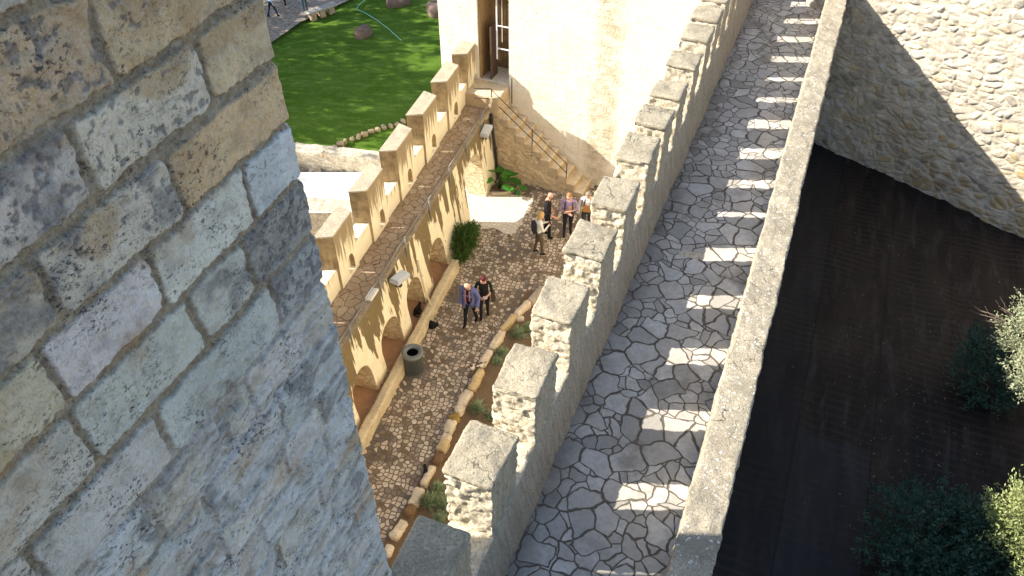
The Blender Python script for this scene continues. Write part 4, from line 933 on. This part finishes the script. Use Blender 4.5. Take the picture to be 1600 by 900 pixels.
# tufts in the soil bed
tuf = [(670, 786, .42, 'large round grey green tuft close to the nearest shaded merlon'), (692, 790, .34, 'grey green tuft between the large tuft and the nearest sunlit merlon'), (687, 812, .22, 'small tuft below the two large grey ones'), (745, 640, .34, 'bluish tuft in front of the second near merlon'), (768, 652, .26, 'small tuft half hidden by the second merlon'),
       (783, 553, .26, 'small tuft on the brown soil above the third merlon'), (776, 566, .2, 'tiny tuft beside the edging by the white cat'), (808, 524, .36, 'wide tuft near the loose round stone'), (825, 516, .3, 'tuft right beside the fourth merlon'), (683, 765, .24, 'thin tuft beside the long curved edging stone')]
for k, (u, v, r, lab) in enumerate(tuf):
    q = px(u, v, .04); t = empty('grass_tuft', lab, 'plant', q, 0, 'tufts in the soil bed')
    rng = np.random.default_rng(k); n = 260; a = rng.uniform(0, 6.28, n); el = rng.uniform(.35, 1.5, n); L = r * rng.uniform(.6, 1.1, n)
    d = np.stack([np.cos(a) * np.cos(el), np.sin(a) * np.cos(el), np.sin(el)], 1); s = np.stack([-np.sin(a), np.cos(a), a * 0], 1) * .009; o0 = rng.normal(size=(n, 3)) * np.array([.05, .05, 0])
    V = np.stack([o0 - s, o0 + s, o0 + d * L[:, None] * .6 + s * .8, o0 + d * L[:, None] * np.array([1, 1, .85])], 1).reshape(-1, 3)
    mesh_np('blades', V, np.arange(4 * n).reshape(n, 4), GG, t, smooth=False, attrs={'h': np.repeat(rng.uniform(0, 1, n), 4)})
# trees beyond the lawn whose crowns shade it
def big_tree(label, x, y, h, r, seed):
    t = empty('broadleaf_tree', label, 'tree', (x, y, LZ), 0, 'trees shading the lawn')
    MB().tube([(0, 0, -.2), (.2, .1, h * .4), (0, .2, h * .75)], [.32, .24, .1], 10).build('trunk', BARK, t, smooth=True)
    mb = MB(); rs = random.Random(seed)
    for k in range(9):
        a = k * .7; mb.tube([(.15, .1, h * .4), (math.cos(a) * r * .4, math.sin(a) * r * .4, h * .65), (math.cos(a) * r * .8, math.sin(a) * r * .8, h * .8)], [.12, .07, .03], 6)
    mb.build('limb', BARK, t, smooth=True)
    bushy(t, 'crown', (0, 0, h * .8), (r, r, h * .33), 470, 20, .42, GREEN, seed, shell=.2, spread=.5)
for k, (x, y, h, r) in enumerate([(-25, 36, 13, 4.6), (-27, 44, 13, 5.2), (-23, 52, 12, 4.8), (-30, 58, 14, 5.5), (-33, 38, 14, 5)]):
    big_tree('tall leafy tree beyond the lawn that shades the grass', x, y, h, r, 50 + k)

# ================================================================== LITTER BIN
q = px(648, 578, 0); BINM = m_plain('bin_grey_green', (.13, .14, .13), .5, .15, 8, metal=.2)
bt = empty('litter_bin', 'round dark grey slatted litter bin standing by the kerb', 'bin', (q.x, q.y, 0), 0)
mb = MB()
for k in range(36):
    a = k / 36 * 2 * math.pi; M_ = Matrix.Rotation(a, 4, 'Z'); mb.box(.262, .276, -.014, .014, .05, .72, M=M_)
mb.build('slats', BINM, bt, bevel=.003)
MB().lathe([(.25, .0), (.285, .0), (.285, .07), (.25, .07)], n=40).build('base_ring', BINM, bt, smooth=False)
MB().lathe([(.28, .68), (.30, .70), (.30, .76), (.27, .79), (.17, .775), (.155, .72)], n=40).build('top_ring', m_plain('bin_rim', (.2, .215, .21), .45, .1, 8, metal=.2), bt, smooth=True)
MB().lathe([(.24, .70), (.24, .04), (0.001, .04)], n=32).build('liner', m_plain('bin_black', (.012, .012, .013), .7, .1, 5), bt, smooth=True)

# ================================================================== PEOPLE AND CATS
def skin_mesh(pts, edges, root=0, sub=1):
    """pts: list of (co, radius or (rx, ry))"""
    me = bpy.data.meshes.new('tmp'); me.from_pydata([p[0] for p in pts], edges, [])
    ob = bpy.data.objects.new('tmp', me); COL.objects.link(ob)
    m = ob.modifiers.new('s', 'SKIN'); m.use_smooth_shade = True
    for i, p in enumerate(pts):
        r = p[1] if isinstance(p[1], tuple) else (p[1], p[1]); me.skin_vertices[0].data[i].radius = r; me.skin_vertices[0].data[i].use_root = (i == root)
    s = ob.modifiers.new('u', 'SUBSURF'); s.levels = sub; s.render_levels = sub
    dg = bpy.context.evaluated_depsgraph_get(); dg.update(); out = bpy.data.meshes.new_from_object(ob.evaluated_get(dg))
    bpy.data.objects.remove(ob); bpy.data.meshes.remove(me); out.polygons.foreach_set('use_smooth', [True] * len(out.polygons)); return out
def cloth(name, c): return m_plain(name, c, .9, .22, 60, bump=.3)
SKIN = m_plain('skin', (.58, .34, .24), .6, .08, 40)
MATC = {}
def cm(c):
    if c not in MATC: MATC[c] = cloth('cloth', c)
    return MATC[c]
def person(label, loc, yaw, H=1.7, shirt=(.02, .02, .02), trouser=(.012, .012, .014), shoe=(.012, .01, .01), hair=None, hairc=(.1, .07, .04), long_hair=False,
           arms=None, stride=.12, head_pitch=.25, sleeves='long', jacket=None, lean=0, extras=(), skinm=None, width=1.0, head_yaw=0):
    """local frame: x right, y forward, z up"""
    k = H / 1.75; width *= 1.16; t = empty('person', label, 'person', loc, yaw)
    P = []; E = []; T = []
    def v(co, r, tg, par=None):
        P.append(((co[0] * k, co[1] * k, co[2] * k), r * k if not isinstance(r, tuple) else (r[0] * k, r[1] * k))); T.append(tg)
        if par is not None: E.append((par, len(P) - 1))
        return len(P) - 1
    W_ = width; ly = lean
    pel = v((0, 0, .95), (.135 * W_, .105 * W_), 'trouser')
    wa = v((0, ly * .3, 1.1), (.125 * W_, .10 * W_), 'shirt', pel)
    ch = v((0, ly * .7, 1.30), (.15 * W_, .11 * W_), 'shirt', wa)
    up = v((0, ly, 1.43), (.105, .085), 'shirt', ch)
    nk = v((0, ly + .02, 1.52), .052, 'skin', up)
    hp, hyw = head_pitch, head_yaw
    hx, hy = math.sin(hyw), math.cos(hyw)
    def hd(f, u, s=0):
        yy = f * math.cos(hp) + u * math.sin(hp); zz = u * math.cos(hp) - f * math.sin(hp)
        return (yy * hx + s * hy, ly + .02 + yy * hy - s * hx, 1.535 + zz)
    h1 = v(hd(.02, .06), .07, 'skin', nk); h2 = v(hd(.012, .135), .092, 'skin', h1); h3 = v(hd(-.005, .20), .078, 'skin', h2)
    v(hd(.115, .11), .012, 'skin', h2)
    for s_ in (-1, 1): v(hd(-.005, .115, s_ * .092), .014, 'skin', h2)
    for s_ in (-1, 1):
        hipx = s_ * .095; sw = stride * s_
        a = v((hipx, 0, .90), .095 * W_, 'trouser', pel); b = v((hipx + .01 * s_, sw * .55 + .03, .50), .062, 'trouser', a)
        c = v((hipx + .015 * s_, sw, .12), .05, 'trouser', b); d = v((hipx + .015 * s_, sw - .02, .05), .042, 'shoe', c)
        v((hipx + .03 * s_, sw + .13, .035), (.04, .032), 'shoe', d); v((hipx + .015 * s_, sw - .06, .04), .036, 'shoe', d)
    arms = arms or {}
    for s_, key in ((-1, 'L'), (1, 'R')):
        el, wr = arms.get(key, ((.27, -.03, 1.12), (.29, .06, .88)))
        sh = v((s_ * .175 * W_, ly, 1.42), .058, 'shirt', up)
        e = v((s_ * el[0], el[1], el[2]), .043, 'arm', sh); w2 = v((s_ * wr[0], wr[1], wr[2]), .028, 'fore', e)
        dd = Vector((s_ * wr[0] - s_ * el[0], wr[1] - el[1], wr[2] - el[2])).normalized(); sd = dd.cross(Vector((s_, 0, .3))).normalized()
        pm = Vector((s_ * wr[0], wr[1], wr[2])) + dd * .06; pv = v(pm, (.034, .018), 'skin', w2)
        for q in range(4):
            o_ = sd * (q - 1.5) * .019; l = (.075, .085, .08, .062)[q]; nn = dd.cross(sd)
            f1 = v(pm + o_ + dd * .03, .010, 'skin', pv); f2 = v(pm + o_ + dd * (.03 + l * .5) + nn * .008, .0085, 'skin', f1); v(pm + o_ + dd * (.03 + l * .85) + nn * .03, .0075, 'skin', f2)
        f1 = v(Vector((s_ * wr[0], wr[1], wr[2])) + dd * .02 + sd * .036, .011, 'skin', pv); v(Vector((s_ * wr[0], wr[1], wr[2])) + dd * .06 + sd * .056, .009, 'skin', f1)
    me = skin_mesh(P, E, 0, 1)
    mats = [skinm or SKIN, cm(shirt), cm(trouser), cm(shoe)]
    for m in mats: me.materials.append(m)
    # sample points along every bone carry its tag
    S = []; G = []
    for a, b in E:
        pa, pb = Vector(P[a][0]), Vector(P[b][0])
        for q in (.0, .25, .5, .75, 1): S.append(pa.lerp(pb, q)); G.append(T[b] if q > .3 or T[b] in ('arm',) else T[a])
    S = np.array(S); cen = np.zeros(len(me.polygons) * 3); me.polygons.foreach_get('center', cen); cen = cen.reshape(-1, 3)
    nr = ((cen[:, None] - S[None]) ** 2).sum(2).argmin(1); mp = {'skin': 0, 'shirt': 1, 'arm': 1, 'fore': 1 if sleeves == 'long' else 0, 'trouser': 2, 'shoe': 3}
    if sleeves == 'none': mp['arm'] = 0
    me.polygons.foreach_set('material_index', [mp[G[i]] for i in nr]); body = bpy.data.objects.new('body', me); link(body, t)
    # eyes and mouth
    for s_ in (-1, 1):
        e = hd(.083, .125, s_ * .032); MB().lathe([(.001, -.011), (.008, -.006), (.011, 0), (.008, .006), (.001, .011)], tuple(q * k for q in e), 8).build('eye', cm((.03, .025, .02)), t, smooth=True)
    e = [hd(.082, .045, s_ * .024) for s_ in (-1, 0, 1)]; MB().tube([tuple(q * k for q in p_) for p_ in e], .005, 5).build('mouth', cm((.35, .12, .09)), t, smooth=True)
    if hair:
        me2 = bpy.data.meshes.new('hair'); import bmesh as _b; bm = _b.new(); _b.ops.create_icosphere(bm, subdivisions=3, radius=1)
        for q in bm.verts:
            c = q.co; fr = c.y > .35 and c.z < .35; rr_ = .108 if not fr else .07
            rr_ += .008 * math.sin(c.x * 9 + c.z * 7) * (not fr)
            low = -.16 if not long_hair else -.30
            f, u, s_ = c.y * rr_ - .012, c.z * rr_ + .145, c.x * rr_ * .96
            if c.z < 0 and c.y < .3: u = .145 + c.z * (.10 if not long_hair else .27); s_ *= 1.0 if not long_hair else 1.05
            q.co = [a * k for a in hd(f, u, s_)]
        bm.to_mesh(me2); bm.free(); me2.materials.append(m_plain('hair', hairc, .6, .35, 50, bump=.6)); me2.polygons.foreach_set('use_smooth', [True] * len(me2.polygons)); link(bpy.data.objects.new('hair', me2), t)
    if jacket:
        # open jacket: shell over trunk and arms, front strip left open, with a skirt below the waist
        V = np.zeros(len(me.vertices) * 3); me.vertices.foreach_get('co', V); V = V.reshape(-1, 3); N = np.zeros(len(me.vertices) * 3); me.vertices.foreach_get('normal', N); N = N.reshape(-1, 3)
        F = []
        for i, p_ in enumerate(me.polygons):
            g = G[nr[i]]; c = cen[i]
            if (g in ('shirt', 'arm', 'fore') or (g == 'trouser' and c[2] > .80 * k)) and not (c[1] > .03 and abs(c[0]) < .055 * k) and c[2] < 1.5 * k: F.append(list(p_.vertices))
        used = sorted({i for f in F for i in f}); ix = {u: i for i, u in enumerate(used)}
        low = np.clip((1.0 * k - V[used][:, 2]) / .2, 0, 1)[:, None]
        Vj = V[used] + N[used] * (.022 + .03 * low); mj = bpy.data.meshes.new('jacket'); mj.from_pydata(Vj.tolist(), [], [[ix[i] for i in f] for f in F]); mj.materials.append(cm(jacket)); mj.polygons.foreach_set('use_smooth', [True] * len(F))
        oj = link(bpy.data.objects.new('jacket', mj), t); sm = oj.modifiers.new('s', 'SOLIDIFY'); sm.thickness = .012
    for (nm, kind, a, c) in extras:
        if kind == 'box': MB().box(*[q * k for q in a]).build(nm, cm(c), t, bevel=.01)
        elif kind == 'tube': MB().tube([tuple(q * k for q in p_) for p_ in a[0]], a[1], 8).build(nm, cm(c), t, smooth=True)
    return t
g = lambda u, v, z=0: tuple(px(u, v, z))
holdR = {'R': ((.24, .02, 1.12), (.08, .26, 1.12))}
person('bald man in blue denim jacket over black shirt with mauve scarf, walking past the bin', g(736, 505), R(160), 1.76, hairc=(.45, .4, .36), jacket=(.13, .15, .32), head_pitch=.5, stride=.18, lean=.05,
       arms={'L': ((.27, -.02, 1.12), (.27, .12, .9)), 'R': ((.26, -.02, 1.12), (.25, .1, .88))}, extras=[('scarf', 'tube', ([(.07, .13, 1.45), (.075, .165, 1.2), (.07, .15, .92)], .028), (.36, .17, .24)), ('scarf', 'tube', ([(-.06, .13, 1.45), (-.065, .165, 1.25), (-.06, .155, 1.08)], .026), (.36, .17, .24))])
person('woman with dark red hair and black top holding white papers behind the man', g(757, 494), R(185), 1.66, hair=True, hairc=(.10, .012, .02), shirt=(.015, .014, .015), trouser=(.014, .013, .015), head_pitch=.55, stride=.1, sleeves='short',
       arms={'L': ((.25, .04, 1.12), (.09, .28, 1.13)), 'R': ((.27, .0, 1.1), (.14, .24, 1.1))}, extras=[('papers', 'box', (-.09, .04, .27, .37, 1.12, 1.135), (.8, .8, .8)), ('shoulder_bag', 'box', (-.34, -.22, -.1, .18, .78, 1.05), (.07, .05, .035)), ('strap', 'tube', ([(-.27, .04, 1.02), (-.16, .03, 1.49)], .012), (.05, .035, .025))])
person('blonde woman in white shirt and brown trousers holding up a small camera', g(841, 396), R(-75), 1.66, hair=True, long_hair=True, hairc=(.55, .36, .13), shirt=(.75, .73, .68), trouser=(.11, .08, .055), head_pitch=.35, stride=.1,
       arms={'L': ((.2, .14, 1.15), (.07, .32, 1.25)), 'R': ((.24, .08, 1.12), (.08, .3, 1.22))}, extras=[('camera', 'box', (-.06, .06, .35, .40, 1.24, 1.31), (.02, .02, .022)), ('backpack', 'box', (-.13, .13, -.24, -.11, 1.0, 1.38), (.025, .025, .03))])
person('bald man dressed all in black standing with his back to the bright paving', g(854, 369), R(-100), 1.8, shirt=(.012, .012, .014), trouser=(.012, .012, .014), head_pitch=.25, stride=.1, sleeves='short', width=1.05,
       arms={'R': ((.27, .05, 1.12), (.22, .26, .98)), 'L': ((.27, -.02, 1.12), (.24, .12, .92))}, skinm=m_plain('ruddy_skin', (.66, .34, .25), .6, .08, 40))
person('woman in mauve patterned blouse and dark trousers with her arms folded', g(886, 366), R(178), 1.7, hair=True, hairc=(.3, .16, .07), shirt=(.34, .25, .42), trouser=(.02, .02, .03), head_pitch=.3, stride=.13, sleeves='short', width=1.12,
       arms={'L': ((.27, .08, 1.14), (-.02, .24, 1.16)), 'R': ((.28, .06, 1.12), (.02, .26, 1.10))}, extras=[('strap', 'tube', ([(.12, .1, 1.46), (.13, .16, 1.2), (.2, .12, 1.05)], .016), (.02, .02, .025)), ('strap', 'tube', ([(-.12, .1, 1.46), (-.13, .16, 1.2), (-.2, .12, 1.05)], .016), (.02, .02, .025))])
person('person in white shirt with orange brown front and dark straps beside the merlon', g(915, 362), R(170), 1.68, hair=True, hairc=(.22, .18, .15), shirt=(.75, .73, .7), trouser=(.05, .05, .06), head_pitch=.55, stride=.08, width=1.15,
       arms={'L': ((.3, .0, 1.14), (.26, .16, 1.0)), 'R': ((.3, .0, 1.14), (.26, .16, 1.0))}, extras=[('bag', 'box', (-.15, .15, .12, .22, 1.02, 1.24), (.42, .2, .06)), ('strap', 'tube', ([(.1, .08, 1.47), (.12, .15, 1.22)], .018), (.02, .025, .04)), ('strap', 'tube', ([(-.1, .08, 1.47), (-.12, .15, 1.22)], .018), (.02, .025, .04))])
person('person in pale blue shirt and navy trousers striding on the leaf strewn path', g(427, 26, LZ + .14), R(-60), 1.72, hair=True, shirt=(.45, .6, .85), trouser=(.02, .025, .05), stride=.26)
person('person in dark green coat and blue grey trousers on the path beside the stone bench', g(478, 18, LZ + .14), R(20), 1.7, hair=True, shirt=(.02, .07, .06), trouser=(.05, .09, .12), stride=.1)
person('person in dark clothes a few steps beyond the pale blue shirt on the path', g(446, 6, LZ + .14), R(40), 1.72, hair=True, shirt=(.02, .02, .03), trouser=(.015, .015, .025), stride=.25)

def cat(label, loc, yaw, c, pose='sit', patch=None):
    t = empty('cat', label, 'cat', loc, yaw); P = []; E = []
    def v(co, r, par=None):
        P.append((co, r)); 
        if par is not None: E.append((par, len(P) - 1))
        return len(P) - 1
    if pose == 'lie':
        hip = v((0, -.13, .09), .09); mid = v((0, 0, .10), .085, hip); shd = v((0, .13, .11), .075, mid); nk = v((.02, .19, .14), .045, shd); hd_ = v((.05, .235, .16), .048, nk); v((.07, .275, .15), .022, hd_)
        for s_ in (-1, 1):
            a = v((s_ * .06, .13, .05), .028, shd); b = v((s_ * .06, .22, .022), .02, a); v((s_ * .06, .27, .02), .018, b)
            a = v((s_ * .085, -.12, .05), .04, hip); b = v((s_ * .095, -.03, .022), .022, a); v((s_ * .095, .03, .02), .018, b)
            v((.05 + s_ * .03, .225, .215), .012, hd_)
        a = v((.08, -.2, .04), .02, hip); b = v((.17, -.15, .025), .017, a); v((.2, -.05, .022), .012, b)
    elif pose == 'sit':
        hip = v((0, -.07, .08), .085); mid = v((0, -.02, .17), .075, hip); shd = v((0, .05, .25), .06, mid); nk = v((0, .07, .31), .04, shd); hd_ = v((0, .10, .35), .046, nk); v((0, .145, .335), .02, hd_)
        for s_ in (-1, 1):
            a = v((s_ * .04, .08, .14), .026, shd); b = v((s_ * .04, .09, .03), .018, a); v((s_ * .04, .12, .018), .017, b)
            a = v((s_ * .075, -.02, .06), .045, hip); b = v((s_ * .08, .06, .02), .02, a)
            v((s_ * .03, .09, .405), .012, hd_)
        a = v((.06, -.16, .03), .018, hip); b = v((.13, -.12, .02), .015, a); v((.17, -.03, .02), .011, b)
    else:
        hip = v((0, -.15, .22), .068); mid = v((0, 0, .215), .07, hip); shd = v((0, .14, .22), .06, mid); nk = v((0, .20, .25), .038, shd); hd_ = v((0, .25, .27), .045, nk); v((0, .295, .25), .02, hd_)
        for s_ in (-1, 1):
            a = v((s_ * .04, .14, .12), .026, shd); b = v((s_ * .04, .13, .06), .017, a); v((s_ * .04, .16, .016), .017, b)
            a = v((s_ * .045, -.12, .15), .038, hip); b = v((s_ * .045, -.19, .08), .018, a); c_ = v((s_ * .045, -.17, .02), .015, b); v((s_ * .045, -.14, .015), .015, c_)
            v((s_ * .03, .24, .325), .012, hd_)
        a = v((0, -.24, .26), .018, hip); b = v((0.04, -.34, .30), .015, a); v((.1, -.42, .38), .011, b)
    me = skin_mesh(P, E, 0, 2); me.materials.append(cm(c)); me.materials.append(cm(patch or c))
    if patch:
        cen = np.zeros(len(me.polygons) * 3); me.polygons.foreach_get('center', cen); cen = cen.reshape(-1, 3)
        me.polygons.foreach_set('material_index', (fbm(cen * 9 + 3, 4, 2) + .8 * (cen[:, 2] > .26) > .25).astype(np.int32))
    link(bpy.data.objects.new('body', me), t); return t
cat('black cat curled up on the paving at the foot of the drainpipe', g(673, 509), R(60), (.01, .009, .009), 'lie')
p = W(15.0, -7.5, AL); cat('black cat sitting on the terracotta floor of the niche', (p[0], p[1], .16), R(-60), (.01, .009, .009), 'sit')
cat('white cat with brown patches standing on the edging stones', g(745, 579, .05), R(-70), (.72, .66, .58), 'stand', (.12, .07, .04))
cat('black cat sitting beside the long curved edging stone', g(667, 745), R(20), (.01, .009, .009), 'sit')
